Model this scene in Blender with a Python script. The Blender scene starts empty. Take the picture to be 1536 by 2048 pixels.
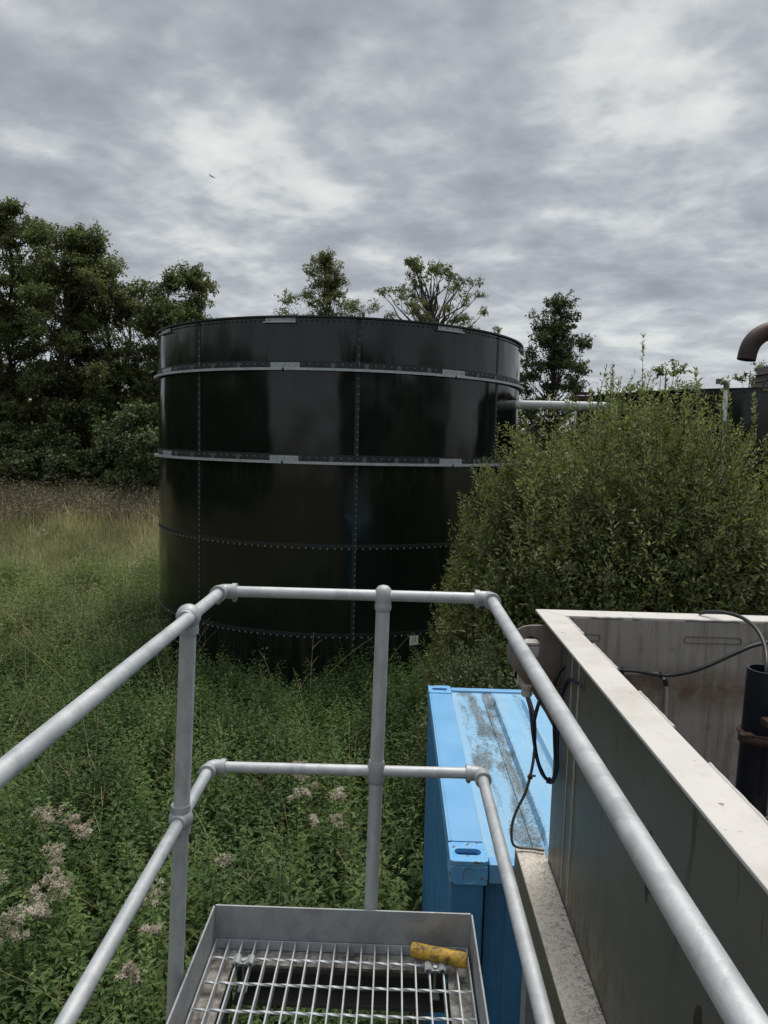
import bpy, math, random
import numpy as np
from mathutils import Vector, Matrix
R_=math.radians
rng=np.random.default_rng(7); random.seed(7)
C=bpy.context.scene
EZ=4.3
# ---------------------------------------------------------------- camera
cam=bpy.data.cameras.new('camera'); co=bpy.data.objects.new('camera',cam); C.collection.objects.link(co)
F=1420.
vf=Vector((26,-140,F)).normalized(); s=.027
rr=Vector((1,s,-(vf.x+s*vf.y)/vf.z)).normalized(); uu=vf.cross(rr).normalized()
if uu.y>0: uu=-uu
# world components of camera axes (camera coords there: x right, y down, z forward)
cx=Vector((rr.x,vf.x,uu.x)); cyd=Vector((rr.y,vf.y,uu.y)); cz=Vector((rr.z,vf.z,uu.z))
M3=Matrix((cx,-cyd,-cz)).transposed()
co.matrix_world=Matrix.Translation((0,0,EZ))@M3.to_4x4()
cam.sensor_fit='VERTICAL'; cam.sensor_height=36; cam.lens=F/2048*36; cam.clip_end=3000; cam.clip_start=.02
C.camera=co
# ---------------------------------------------------------------- sky and sun
SUN_EL,SUN_AZ=66,25      # degrees; azimuth clockwise from +Y
w=bpy.data.worlds.new('World'); C.world=w; w.use_nodes=True
nt=w.node_tree; N=nt.nodes; L=nt.links; N.clear()
class G:
    def __init__(s,nt): s.nt=nt
    def n(s,t,**k):
        o=s.nt.nodes.new(t)
        for a,b in k.items(): setattr(o,a,b)
        return o
    def put(s,sock,v):
        if isinstance(v,(int,float)): sock.default_value=v
        elif isinstance(v,tuple): sock.default_value=v if len(v)==len(sock.default_value) else v+(1,)
        else: s.nt.links.new(v,sock)
    def math(s,op,a,b=0,c=None,clamp=False):
        o=s.n('ShaderNodeMath',operation=op,use_clamp=clamp); s.put(o.inputs[0],a); s.put(o.inputs[1],b)
        if c is not None: s.put(o.inputs[2],c)
        return o.outputs[0]
    def vm(s,op,a,b=None,sc=None):
        o=s.n('ShaderNodeVectorMath',operation=op); s.put(o.inputs[0],a)
        if b is not None: s.put(o.inputs[1],b)
        if sc is not None: s.put(o.inputs['Scale'],sc)
        return o.outputs['Value'] if op in('DOT_PRODUCT','LENGTH') else o.outputs[0]
    def noise(s,vec,scale,detail=4,rough=.55,dist=0):
        o=s.n('ShaderNodeTexNoise'); s.put(o.inputs['Vector'],vec) if vec is not None else 0
        o.inputs['Scale'].default_value=scale; o.inputs['Detail'].default_value=detail; o.inputs['Roughness'].default_value=rough; o.inputs['Distortion'].default_value=dist
        return o.outputs[0]
    def vor(s,vec,scale,feat='F1',out='Distance'):
        o=s.n('ShaderNodeTexVoronoi',feature=feat); s.put(o.inputs['Vector'],vec); o.inputs['Scale'].default_value=scale
        return o.outputs[out]
    def ramp(s,f,stops,interp='LINEAR'):
        o=s.n('ShaderNodeValToRGB'); s.put(o.inputs[0],f); cr=o.color_ramp; cr.interpolation=interp
        while len(cr.elements)<len(stops): cr.elements.new(.5)
        for e,(p,c) in zip(cr.elements,stops):
            e.position=p; e.color=(c,c,c,1) if isinstance(c,(int,float)) else tuple(c)+(1,)
        return o.outputs[0]
    def mix(s,f,a,b,mode='MIX'):
        o=s.n('ShaderNodeMix',data_type='RGBA',blend_type=mode); s.put(o.inputs[0],f); s.put(o.inputs[6],a); s.put(o.inputs[7],b)
        return o.outputs[2]
    def rng(s,v,a,b,c,d,smooth=False):
        o=s.n('ShaderNodeMapRange'); s.put(o.inputs[0],v)
        if smooth:o.interpolation_type='SMOOTHSTEP'
        for i,x in enumerate((a,b,c,d)): o.inputs[i+1].default_value=x
        return o.outputs[0]
    def mapping(s,v,scale=(1,1,1),loc=(0,0,0),rot=(0,0,0)):
        o=s.n('ShaderNodeMapping'); s.put(o.inputs[0],v); o.inputs['Scale'].default_value=scale; o.inputs['Location'].default_value=loc; o.inputs['Rotation'].default_value=rot
        return o.outputs[0]
g=G(nt)
tc=g.n('ShaderNodeTexCoord').outputs['Generated']
d=g.vm('NORMALIZE',tc)
sep=g.n('ShaderNodeSeparateXYZ'); g.put(sep.inputs[0],d); dx,dy,dz=sep.outputs
den=g.math('ADD',g.math('MAXIMUM',dz,0.0),.20)
pl=g.n('ShaderNodeCombineXYZ'); g.put(pl.inputs[0],g.math('DIVIDE',dx,den)); g.put(pl.inputs[1],g.math('DIVIDE',dy,den)); pl=pl.outputs[0]
plr=g.mapping(pl,rot=(0,0,R_(14)),scale=(1,1.1,1),loc=(3.7,1.9,0))
wv=g.n('ShaderNodeTexNoise'); g.put(wv.inputs['Vector'],plr); wv.inputs['Scale'].default_value=2.2; wv.inputs['Detail'].default_value=3
plw=g.vm('ADD',plr,g.vm('SCALE',wv.outputs['Color'],sc=.07))
n1=g.noise(plw,1.9,7,.52)
n2=g.noise(g.vm('ADD',plw,(5.0,2.0,3.0)),5.0,7,.56)
lump=g.n('ShaderNodeTexVoronoi',feature='SMOOTH_F1'); g.put(lump.inputs['Vector'],g.vm('ADD',plr,g.vm('SCALE',wv.outputs['Color'],sc=.22))); lump.inputs['Scale'].default_value=8; lump.inputs['Smoothness'].default_value=1.0; lump.inputs['Detail'].default_value=2.5; lump.inputs['Roughness'].default_value=.6
v=g.math('ADD',g.math('MULTIPLY',n1,.62),g.math('MULTIPLY',n2,.50)); v=g.math('ADD',v,-.074)
v=g.math('ADD',v,g.math('MULTIPLY',g.math('SUBTRACT',lump.outputs['Distance'],.45),.13))
BL=[((-.17,.926,.345),.10,110),((-.33,.90,.29),.055,120),((.235,.89,.40),.13,120),((.10,.93,.37),.03,130),((.31,.9,.345),.05,200),((.0,.94,.17),.03,60),((.42,.87,.13),.05,120),((.32,.93,.18),.04,300),((-.02,.90,.42),.05,300),
    ((.14,.935,.285),-.13,240),((.33,.91,.245),-.11,200),((-.25,.80,.55),-.10,30),((.10,.83,.53),-.08,60),((-.46,.86,.20),-.06,90),((-.10,.96,.23),-.05,120),((.40,.80,.46),-.06,60),((.36,.76,.54),.05,60)]
for dd,wt,k in BL:
    dn=Vector(dd).normalized()
    dot=g.vm('DOT_PRODUCT',d,tuple(dn))
    v=g.math('ADD',v,g.math('MULTIPLY',g.math('EXPONENT',g.math('MULTIPLY',g.math('SUBTRACT',dot,1),k*.8)),wt*.74))
cl=g.ramp(v,[(.34,(.258,.268,.285)),(.45,(.315,.329,.350)),(.53,(.380,.398,.418)),(.60,(.475,.494,.505)),(.67,(.60,.615,.60)),(.80,(.73,.735,.69))])
cl=g.mix(g.rng(dz,.02,.24,.45,0,True),cl,(.44,.475,.52))
sky=g.n('ShaderNodeTexSky',sky_type='NISHITA',sun_disc=False,sun_elevation=R_(SUN_EL),sun_rotation=R_(SUN_AZ)).outputs[0]
sk=g.vm('SCALE',sky,sc=.07)
col=g.mix(.12,cl,sk)
# cloud deck glows round the hidden sun, high above the frame
sd=(math.sin(R_(SUN_AZ))*math.cos(R_(SUN_EL)),math.cos(R_(SUN_AZ))*math.cos(R_(SUN_EL)),math.sin(R_(SUN_EL)))
gl=g.rng(dz,.58,.95,1.0,2.8,True)
below=g.rng(dz,-.05,0.0,.25,1.0)
col=g.vm('SCALE',col,sc=g.math('MULTIPLY',gl,below))
bg=g.n('ShaderNodeBackground'); g.put(bg.inputs[0],col); bg.inputs[1].default_value=1.0
out=g.n('ShaderNodeOutputWorld'); L.new(bg.outputs[0],out.inputs[0])
sl=bpy.data.lights.new('sun','SUN'); sl.energy=2.0; sl.angle=R_(35); sl.color=(1,.93,.80)
so=bpy.data.objects.new('sun',sl); C.collection.objects.link(so)
so.rotation_euler=Vector(sd).to_track_quat('Z','Y').to_euler()
C.view_settings.view_transform='Standard'; C.view_settings.look='None'; C.view_settings.exposure=.28; C.view_settings.gamma=1
C.render.engine='CYCLES'; C.cycles.max_bounces=6; C.cycles.diffuse_bounces=3; C.cycles.glossy_bounces=3; C.cycles.transparent_max_bounces=4; C.cycles.transmission_bounces=3
try: C.cycles.use_denoising=True
except Exception: pass

# ---------------------------------------------------------------- materials
def mat(name,fn):
    m=bpy.data.materials.new(name); m.use_nodes=True; nt=m.node_tree
    b=nt.nodes['Principled BSDF']; g=G(nt); fn(g,b); return m
def bump(g,b,h,strength=.3,dist=.01):
    o=g.n('ShaderNodeBump'); g.put(o.inputs['Height'],h); o.inputs['Strength'].default_value=strength; o.inputs['Distance'].default_value=dist
    g.put(b.inputs['Normal'],o.outputs[0])
def OC(g): return g.n('ShaderNodeTexCoord').outputs['Object']
def galv(lo,hi,dirt=.0):
    def f(g,b):
        o=OC(g); vd=g.vor(g.vm('ADD',g.mapping(o,scale=(1,1,.6)),g.vm('SCALE',g.n('ShaderNodeTexNoise').outputs[1],sc=.0)),26,out='Color')
        sp=g.n('ShaderNodeSeparateColor'); g.put(sp.inputs[0],vd)
        n=g.noise(o,7,6,.65); n5=g.noise(g.mapping(o,scale=(1,1,.5)),24,4,.7,1.2)
        t=g.math('ADD',g.math('MULTIPLY',sp.outputs[0],.17),g.math('ADD',g.math('MULTIPLY',n,.55),g.math('MULTIPLY',n5,.42)))
        c=g.ramp(t,[(.3,tuple(x*lo for x in (.94,1,1.06))),(.7,tuple(x*hi for x in (.96,1,1.04)))])
        dn=g.rng(g.noise(o,38,5,.75),.62,.72,0,1)
        c=g.mix(g.math('MULTIPLY',dn,.35+dirt),c,(lo*.45,lo*.43,lo*.38))
        g.put(b.inputs['Base Color'],c); b.inputs['Metallic'].default_value=.35
        g.put(b.inputs['Roughness'],g.rng(n,.3,.7,.42,.62)); bump(g,b,g.noise(o,160,4,.6),.25,.002)
    return f
GALV=mat('galvanised tube',galv(.33,.53)); GALVD=mat('galvanised plate',galv(.25,.40,.25)); FIT=mat('cast fitting',galv(.29,.42,.2))
GRATE=mat('grating steel',galv(.36,.55,.2))
def ledge(g,b):
    o=OC(g); n=g.noise(o,16,8,.7); n2=g.noise(o,60,4,.7)
    c=g.ramp(n,[(.36,(.06,.05,.04)),(.5,(.22,.21,.19)),(.66,(.40,.39,.37))]); c=g.mix(g.rng(n2,.58,.68,0,.6),c,(.03,.025,.02))
    g.put(b.inputs['Base Color'],c); b.inputs['Roughness'].default_value=.75
LEDGE=mat('grimy galvanised flange',ledge)
def blue(g,b):
    o=OC(g); n=g.noise(o,3,6,.6)
    c=g.ramp(n,[(.3,(.13,.34,.60)),(.7,(.18,.41,.68))])
    rust=g.rng(g.noise(o,45,6,.75),.66,.70,0,1); c=g.mix(g.math('MULTIPLY',rust,.5),c,(.05,.06,.07))
    s_=g.noise(g.mapping(o,scale=(14,14,.9)),2.5,5,.7); c=g.mix(g.rng(s_,.55,.8,0,.35),c,(.16,.33,.45))
    g.put(b.inputs['Base Color'],c); b.inputs['Roughness'].default_value=.42; bump(g,b,g.noise(o,90,3,.6),.12,.002)
BLUE=mat('blue paint',blue)
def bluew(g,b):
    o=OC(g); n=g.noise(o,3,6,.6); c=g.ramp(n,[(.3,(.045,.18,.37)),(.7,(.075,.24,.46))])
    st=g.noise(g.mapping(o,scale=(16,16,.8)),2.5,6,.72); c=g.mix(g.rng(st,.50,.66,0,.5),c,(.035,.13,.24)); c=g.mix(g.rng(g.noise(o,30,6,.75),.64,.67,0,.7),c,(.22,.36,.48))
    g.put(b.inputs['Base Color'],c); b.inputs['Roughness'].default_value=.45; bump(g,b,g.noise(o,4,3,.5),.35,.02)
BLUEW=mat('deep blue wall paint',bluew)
def bluetop(g,b):
    o=OC(g); sp=g.n('ShaderNodeSeparateXYZ'); g.put(sp.inputs[0],o); x,y,z=sp.outputs
    n=g.noise(o,3.2,8,.65); fine=g.noise(o,55,6,.8); big=g.noise(g.mapping(o,scale=(2.6,.9,1)),1.7,5,.6,.6)
    base=g.ramp(n,[(.3,(.18,.40,.63)),(.7,(.24,.47,.70))])
    pale=g.mix(g.rng(fine,.42,.62,0,.55),base,(.26,.40,.47))
    # dirt in gutters and flat-sheet blotches; gutters darkened and widened to paint rib shadow
    gut=g.math('MULTIPLY',g.rng(g.math('ABSOLUTE',g.math('SUBTRACT',x,.462)),.0,.10,1.08,0,True),g.rng(g.noise(g.mapping(o,scale=(2,1,1)),2.6,5,.7),.36,.6,.45,1.1))
    gut2=g.rng(g.math('ABSOLUTE',g.math('SUBTRACT',x,.675)),.0,.06,.62,0,True)
    flat=g.math('MULTIPLY',g.rng(x,.19,.24,0,1,True),g.rng(x,.43,.5,1,.0,True))
    blot=g.math('MULTIPLY',flat,g.rng(big,.38,.58,.22,1.0,True))
    m=g.math('ADD',g.math('MAXIMUM',g.math('MAXIMUM',gut,gut2),blot),g.rng(n,.3,.7,-.14,.14))
    sp_=g.noise(o,130,3,.8); msk=g.math('MULTIPLY',g.math('SUBTRACT',g.math('ADD',g.math('ADD',m,g.math('MULTIPLY',fine,2.2)),g.math('MULTIPLY',sp_,1.6)),2.36),1.7,clamp=True)
    c=g.mix(g.math('MULTIPLY',flat,.55),base,pale)
    dc=g.ramp(g.noise(o,8,4,.6),[(.35,(.05,.055,.055)),(.65,(.125,.115,.09))])
    c=g.mix(g.math('MULTIPLY',g.rng(g.noise(g.mapping(o,scale=(6,.8,1)),2,5,.6),.42,.62,0,.5),1),c,(.30,.46,.58)); c=g.mix(g.math('MULTIPLY',msk,.90),c,dc)
    g.put(b.inputs['Base Color'],c); g.put(b.inputs['Roughness'],g.rng(msk,0,1,.5,.9)); bump(g,b,fine,.25,.004)
BLUETOP=mat('dirty blue roof paint',bluetop)
def edge_rust(g,b):
    o=OC(g); n=g.noise(o,22,7,.75); c=g.ramp(n,[(.35,(.085,.33,.66)),(.545,(.15,.42,.74)),(.575,(.25,.42,.5)),(.59,(.05,.025,.012)),(.75,(.13,.055,.02))])
    g.put(b.inputs['Base Color'],c); b.inputs['Roughness'].default_value=.5; bump(g,b,n,.4,.006)
CAST=mat('blue casting with rust chips',edge_rust)
def tankm(g,b):
    o=OC(g); sp=g.n('ShaderNodeSeparateXYZ'); g.put(sp.inputs[0],o); x,y,z=sp.outputs
    n=g.noise(g.mapping(o,scale=(1,1,.35)),1.1,5,.55); st=g.noise(g.mapping(o,scale=(6,6,.35)),2,6,.7)
    c=g.mix(n,(.0035,.0055,.0045),(.010,.013,.011))
    low=g.rng(z,.7,1.5,1,0,True); c=g.mix(g.math('MULTIPLY',g.rng(st,.48,.72,0,.9),low),c,(.04,.045,.03))
    def under(zz,h,a): return g.math('MULTIPLY',g.rng(z,zz-h,zz,0,a,True),g.math('LESS_THAN',z,zz))
    dr=g.math('MULTIPLY',g.math('MAXIMUM',under(3.93,.5,.6),under(1.3,.4,.5)),g.rng(st,.45,.75,0,1))
    c=g.mix(dr,c,(.045,.045,.04))
    c=g.mix(g.rng(g.noise(g.mapping(o,scale=(9,9,.3),loc=(2,1,0)),2.2,6,.7),.52,.75,0,.5),c,(.020,.022,.020))
    g.put(b.inputs['Base Color'],c); g.put(b.inputs['Roughness'],g.rng(g.noise(o,2.3,5,.6),.3,.7,.07,.19))
    b.inputs['IOR'].default_value=1.5
    h=g.math('ADD',g.noise(g.mapping(o,scale=(1,1,.55)),.9,2,.5),g.math('MULTIPLY',g.noise(o,55,2,.5),.004))
    bump(g,b,h,.5,.10)
TANK=mat('black green glazed steel',tankm)
def simple(c,r=.6,metal=0,var=.25,sc=12):
    def f(g,b):
        o=OC(g); n=g.noise(o,sc,6,.65)
        g.put(b.inputs['Base Color'],g.mix(n,tuple(x*(1-var) for x in c),tuple(x*(1+var) for x in c)))
        b.inputs['Roughness'].default_value=r; b.inputs['Metallic'].default_value=metal
        bump(g,b,g.noise(o,sc*8,3,.6),.15,.002)
    return f
SEAM=mat('black sealant joint',simple((.012,.014,.016),.55)); BOLT=mat('bolt cap',simple((.17,.18,.19),.4))
RING=mat('galvanised ring',galv(.30,.48,.25)); BRKT=mat('dull bracket',simple((.10,.105,.11),.55,.3))
def stainless(lo,hi,kind):
    def f(g,b):
        o=OC(g); sp=g.n('ShaderNodeSeparateXYZ'); g.put(sp.inputs[0],o); x,y,z=sp.outputs
        n=g.noise(o,2.2,6,.6); c=g.ramp(n,[(.3,lo),(.7,hi)]); rough=.5
        if kind=='side':
            st=g.noise(g.mapping(o,scale=(1,9,.8)),2.2,7,.72,.3); sf=g.noise(g.mapping(o,scale=(1,30,2.2)),2.5,6,.75)
            lowm=g.rng(z,2.55,3.25,1.0,.0,True); far=g.rng(y,1.6,2.7,.25,1,True)
            m=g.math('MULTIPLY',g.math('MULTIPLY',g.rng(st,.42,.56,0,1),g.math('MULTIPLY',lowm,far)),g.rng(sf,.40,.56,.1,1))
            m=g.math('MULTIPLY',m,g.rng(g.noise(g.mapping(o,scale=(1,1,.35)),38,6,.8,.6),.44,.52,.15,1)); c=g.mix(g.math('MULTIPLY',m,.9),c,(.035,.033,.014))
            gr=g.math('MULTIPLY',g.math('MULTIPLY',g.rng(g.noise(g.mapping(o,scale=(1,1,.4)),14,7,.75,.4),.50,.60,0,1),g.rng(z,2.57,2.95,1,0,True)),g.rng(y,.6,2.4,.5,1)); c=g.mix(g.math('MULTIPLY',gr,.7),c,(.05,.047,.022))
            m2=g.math('MULTIPLY',g.rng(g.noise(g.mapping(o,scale=(1,12,1.0),loc=(0,3,1)),1.9,5,.7),.54,.64,0,1),lowm)
            c=g.mix(g.math('MULTIPLY',m2,.5),c,(.22,.21,.07))
            top=g.math('MULTIPLY',g.rng(g.noise(g.mapping(o,scale=(1,7,.9),loc=(0,8,0)),2,5,.65),.60,.66,0,.75),g.rng(z,3.0,3.6,.35,1))
            c=g.mix(top,c,(.06,.045,.025))
            for (yy,zz,ry,rz) in ((1.75,3.23,.035,.10),(1.42,3.05,.025,.07),(1.33,2.86,.05,.12)):
                dd=g.math('ADD',g.math('POWER',g.math('DIVIDE',g.math('SUBTRACT',y,yy),ry),2),g.math('POWER',g.math('DIVIDE',g.math('SUBTRACT',z,zz),rz),2))
                dd=g.math('ADD',dd,g.rng(g.noise(o,22,4,.7),.3,.7,-.5,.5))
                c=g.mix(g.rng(dd,.8,1.0,.85,0),c,(.045,.032,.016))
        if kind=='inner':
            band=g.rng(g.math('ABSOLUTE',g.math('SUBTRACT',z,3.33)),.0,.13,1,0,True)
            q=g.noise(g.mapping(o,scale=(1.4,1,2.2)),3,7,.7,.5); st=g.noise(g.mapping(o,scale=(12,12,.8)),2,6,.7)
            c=g.mix(g.math('MULTIPLY',band,g.rng(q,.36,.56,.1,.9)),c,(.15,.080,.045))
            c=g.mix(g.rng(st,.47,.62,0,.6),c,(.13,.11,.085))
            c=g.mix(g.rng(g.noise(o,9,6,.7),.58,.72,0,.55),c,(.10,.09,.07))
        if kind=='rim':
            sp1=g.rng(g.noise(o,75,5,.72),.60,.68,0,1); sp2=g.rng(g.noise(o,6,5,.6),.35,.7,.25,1)
            c=g.mix(g.math('MULTIPLY',g.math('MULTIPLY',sp1,sp2),.75),c,(.24,.20,.16)); rough=.62
            c=g.mix(g.rng(g.noise(o,2.6,5,.7),.5,.66,0,.35),c,(.30,.26,.21))
            c=g.mix(g.rng(g.noise(o,26,3,.5),.72,.745,0,.8),c,(.12,.08,.05))
        if kind=='shelf':
            sp1=g.rng(g.noise(g.mapping(o,scale=(1,1.0,1)),52,6,.8,1.5),.49,.56,0,1); ed=g.rng(x,.60,.68,.55,1)
            c=g.mix(g.math('MULTIPLY',sp1,g.math('MULTIPLY',ed,.8)),c,(.10,.085,.055)); rough=.7
            side=g.rng(z,2.565,2.57,1,0); c=g.mix(g.math('MULTIPLY',side,.8),c,(.07,.068,.035))
        g.put(b.inputs['Base Color'],c); b.inputs['Metallic'].default_value=.55 if kind=='side' else .3 if kind=='inner' else .1
        b.inputs['Roughness'].default_value=rough; bump(g,b,g.noise(o,120,4,.7),.2,.0015)
    return f
S_SIDE=mat('weathered stainless side',stainless((.16,.16,.15),(.225,.222,.205),'side'))
S_IN=mat('stained stainless inside',stainless((.255,.245,.228),(.39,.375,.35),'inner'))
S_RIM=mat('speckled stainless rim',stainless((.48,.465,.45),(.60,.585,.565),'rim'))
S_SHELF=mat('lichened ledge',stainless((.46,.43,.38),(.62,.58,.52),'shelf'))
S_LUG=mat('lug plate steel',stainless((.18,.165,.15),(.30,.28,.255),'inner'))
WELD=mat('weld bead',simple((.40,.38,.35),.6,.2,.3,40)); WELDD=mat('tarnished weld',simple((.15,.13,.12),.6,.2,.3,40))
CABLE=mat('black cable',simple((.012,.013,.016),.42)); CABLEB=mat('dark blue cable',simple((.012,.02,.05),.4)); CABLEG=mat('grey cable',simple((.11,.105,.09),.5))
PLAST=mat('grey plastic',simple((.45,.43,.40),.5)); PIPEB=mat('black plastic pipe',simple((.008,.010,.018),.35,0,.4))
PIPEG=mat('grey pipe',simple((.28,.27,.25),.55,0,.4,18)); PIPEL=mat('light grey pipe',simple((.42,.44,.45),.45,0,.1))
def rusty(g,b):
    o=OC(g); n=g.noise(o,14,7,.75); g.put(b.inputs['Base Color'],g.ramp(n,[(.35,(.018,.009,.007)),(.55,(.045,.022,.014)),(.7,(.09,.05,.033))])); b.inputs['Roughness'].default_value=.85; bump(g,b,n,.6,.01)
RUST=mat('rust',rusty)
def duskrust(g,b):
    o=OC(g); n=g.noise(o,4,6,.7); g.put(b.inputs['Base Color'],g.ramp(n,[(.35,(.022,.010,.009)),(.65,(.048,.021,.018))])); b.inputs['Roughness'].default_value=.6
RUSTP=mat('rusted exhaust steel',duskrust)
def yel(g,b):
    o=OC(g); n=g.noise(o,28,7,.75); g.put(b.inputs['Base Color'],g.ramp(n,[(.38,(.05,.035,.015)),(.5,(.36,.23,.03)),(.62,(.62,.36,.03)),(.75,(.45,.38,.16))])); b.inputs['Roughness'].default_value=.6; bump(g,b,n,.4,.003)
YEL=mat('grimy yellow plastic',yel)
DIRTY=mat('grimy channel steel',simple((.075,.072,.066),.8,.1,.5,10)); DARK=mat('near black steel',simple((.02,.022,.022),.7)); WHITE=mat('white label',simple((.62,.64,.62),.5,0,.08)); GREYM=mat('grey cast block',simple((.13,.125,.11),.7,0,.35)); INK=mat('grey ink',simple((.22,.24,.25),.6))
WPIPE=mat('white painted pipe',simple((.72,.74,.76),.5,0,.15)); BIRD=mat('grey plumage',simple((.28,.28,.28),.9)); CLIP=mat('zinc clip',simple((.34,.37,.39),.45,.4))
BARK=mat('bark',simple((.06,.05,.04),.9,0,.4,9)); DRY=mat('dry stem',simple((.30,.27,.19),.8,0,.25,3))
def leafm(name,stops,trans=.25,rough=.5,tint=(1.25,1.4,.85)):
    m=bpy.data.materials.new(name); m.use_nodes=True; nt=m.node_tree; g=G(nt); b=nt.nodes['Principled BSDF']
    a=g.n('ShaderNodeAttribute',attribute_name='rnd'); c=g.ramp(a.outputs['Fac'],stops)
    g.put(b.inputs['Base Color'],c); b.inputs['Roughness'].default_value=rough
    b.inputs['Specular IOR Level'].default_value=.22
    t=g.n('ShaderNodeBsdfTranslucent'); g.put(t.inputs[0],g.mix(1.0,c,tint,'MULTIPLY'))
    ms=g.n('ShaderNodeMixShader'); ms.inputs[0].default_value=trans; nt.links.new(b.outputs[0],ms.inputs[1]); nt.links.new(t.outputs[0],ms.inputs[2])
    nt.links.new(ms.outputs[0],nt.nodes['Material Output'].inputs[0]); return m
NETF=leafm('paler far nettle leaf',[(0,(.075,.105,.042)),(.5,(.165,.205,.085)),(1,(.29,.31,.15))],.33)  # leaf colour paler and yellower than the nearer nettles
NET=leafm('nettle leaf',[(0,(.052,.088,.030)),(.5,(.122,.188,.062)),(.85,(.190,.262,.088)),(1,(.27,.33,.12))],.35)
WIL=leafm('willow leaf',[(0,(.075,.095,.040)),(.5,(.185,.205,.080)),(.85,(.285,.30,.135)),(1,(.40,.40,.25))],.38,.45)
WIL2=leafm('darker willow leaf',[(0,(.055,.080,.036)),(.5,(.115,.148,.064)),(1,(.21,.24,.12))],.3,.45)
ALD=leafm('alder leaf',[(0,(.055,.070,.034)),(.5,(.130,.150,.068)),(.85,(.21,.225,.105)),(1,(.28,.285,.15))],.33)
OPN=leafm('pale tree leaf',[(0,(.08,.095,.042)),(.5,(.14,.155,.07)),(1,(.22,.225,.12))],.35)
DRK=leafm('dark conical leaf',[(0,(.045,.06,.032)),(.6,(.085,.11,.052)),(1,(.15,.18,.09))],.25)
UND=leafm('darker understorey leaf',[(0,(.035,.047,.022)),(.5,(.075,.092,.042)),(1,(.15,.17,.08))],.2)  # same shrub leaf in a darker green
SHR=leafm('understorey leaf',[(0,(.05,.075,.034)),(.5,(.095,.13,.058)),(1,(.17,.20,.10))],.2)
GRS=leafm('meadow grass',[(0,(.10,.125,.05)),(.5,(.24,.255,.12)),(.8,(.36,.35,.19)),(1,(.48,.45,.30))],.3,.6,(1.1,1.1,.9))
GRG=leafm('green grass',[(0,(.055,.08,.03)),(.6,(.13,.16,.06)),(1,(.25,.27,.13))],.3,.6)
DOCK=leafm('brown dock',[(0,(.07,.064,.044)),(.4,(.155,.138,.092)),(.75,(.24,.215,.14)),(1,(.36,.34,.21))],.15,.8,(1,1,1))
FLUF=leafm('thistle down',[(0,(.46,.37,.30)),(.5,(.74,.65,.55)),(1,(.90,.84,.75))],.4,.9,(1,1,1))
STRAW=leafm('straw',[(0,(0.245,0.192,0.095)),(.6,(0.525,0.432,0.243)),(1,(0.735,0.624,0.378))],.2,.8)
def grd(g,b):
    o=g.n('ShaderNodeNewGeometry').outputs['Position']; n=g.noise(o,.25,6,.6); n2=g.noise(o,3,5,.7)
    c=g.mix(n,(0.038,0.042,0.016),(0.088,0.083,0.030)); c=g.mix(g.rng(n2,.4,.7,0,.6),c,(0.035,0.027,0.014)); g.put(b.inputs['Base Color'],c); b.inputs['Roughness'].default_value=.95; bump(g,b,n2,.6,.08)
GRD=mat('meadow soil',grd)

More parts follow.
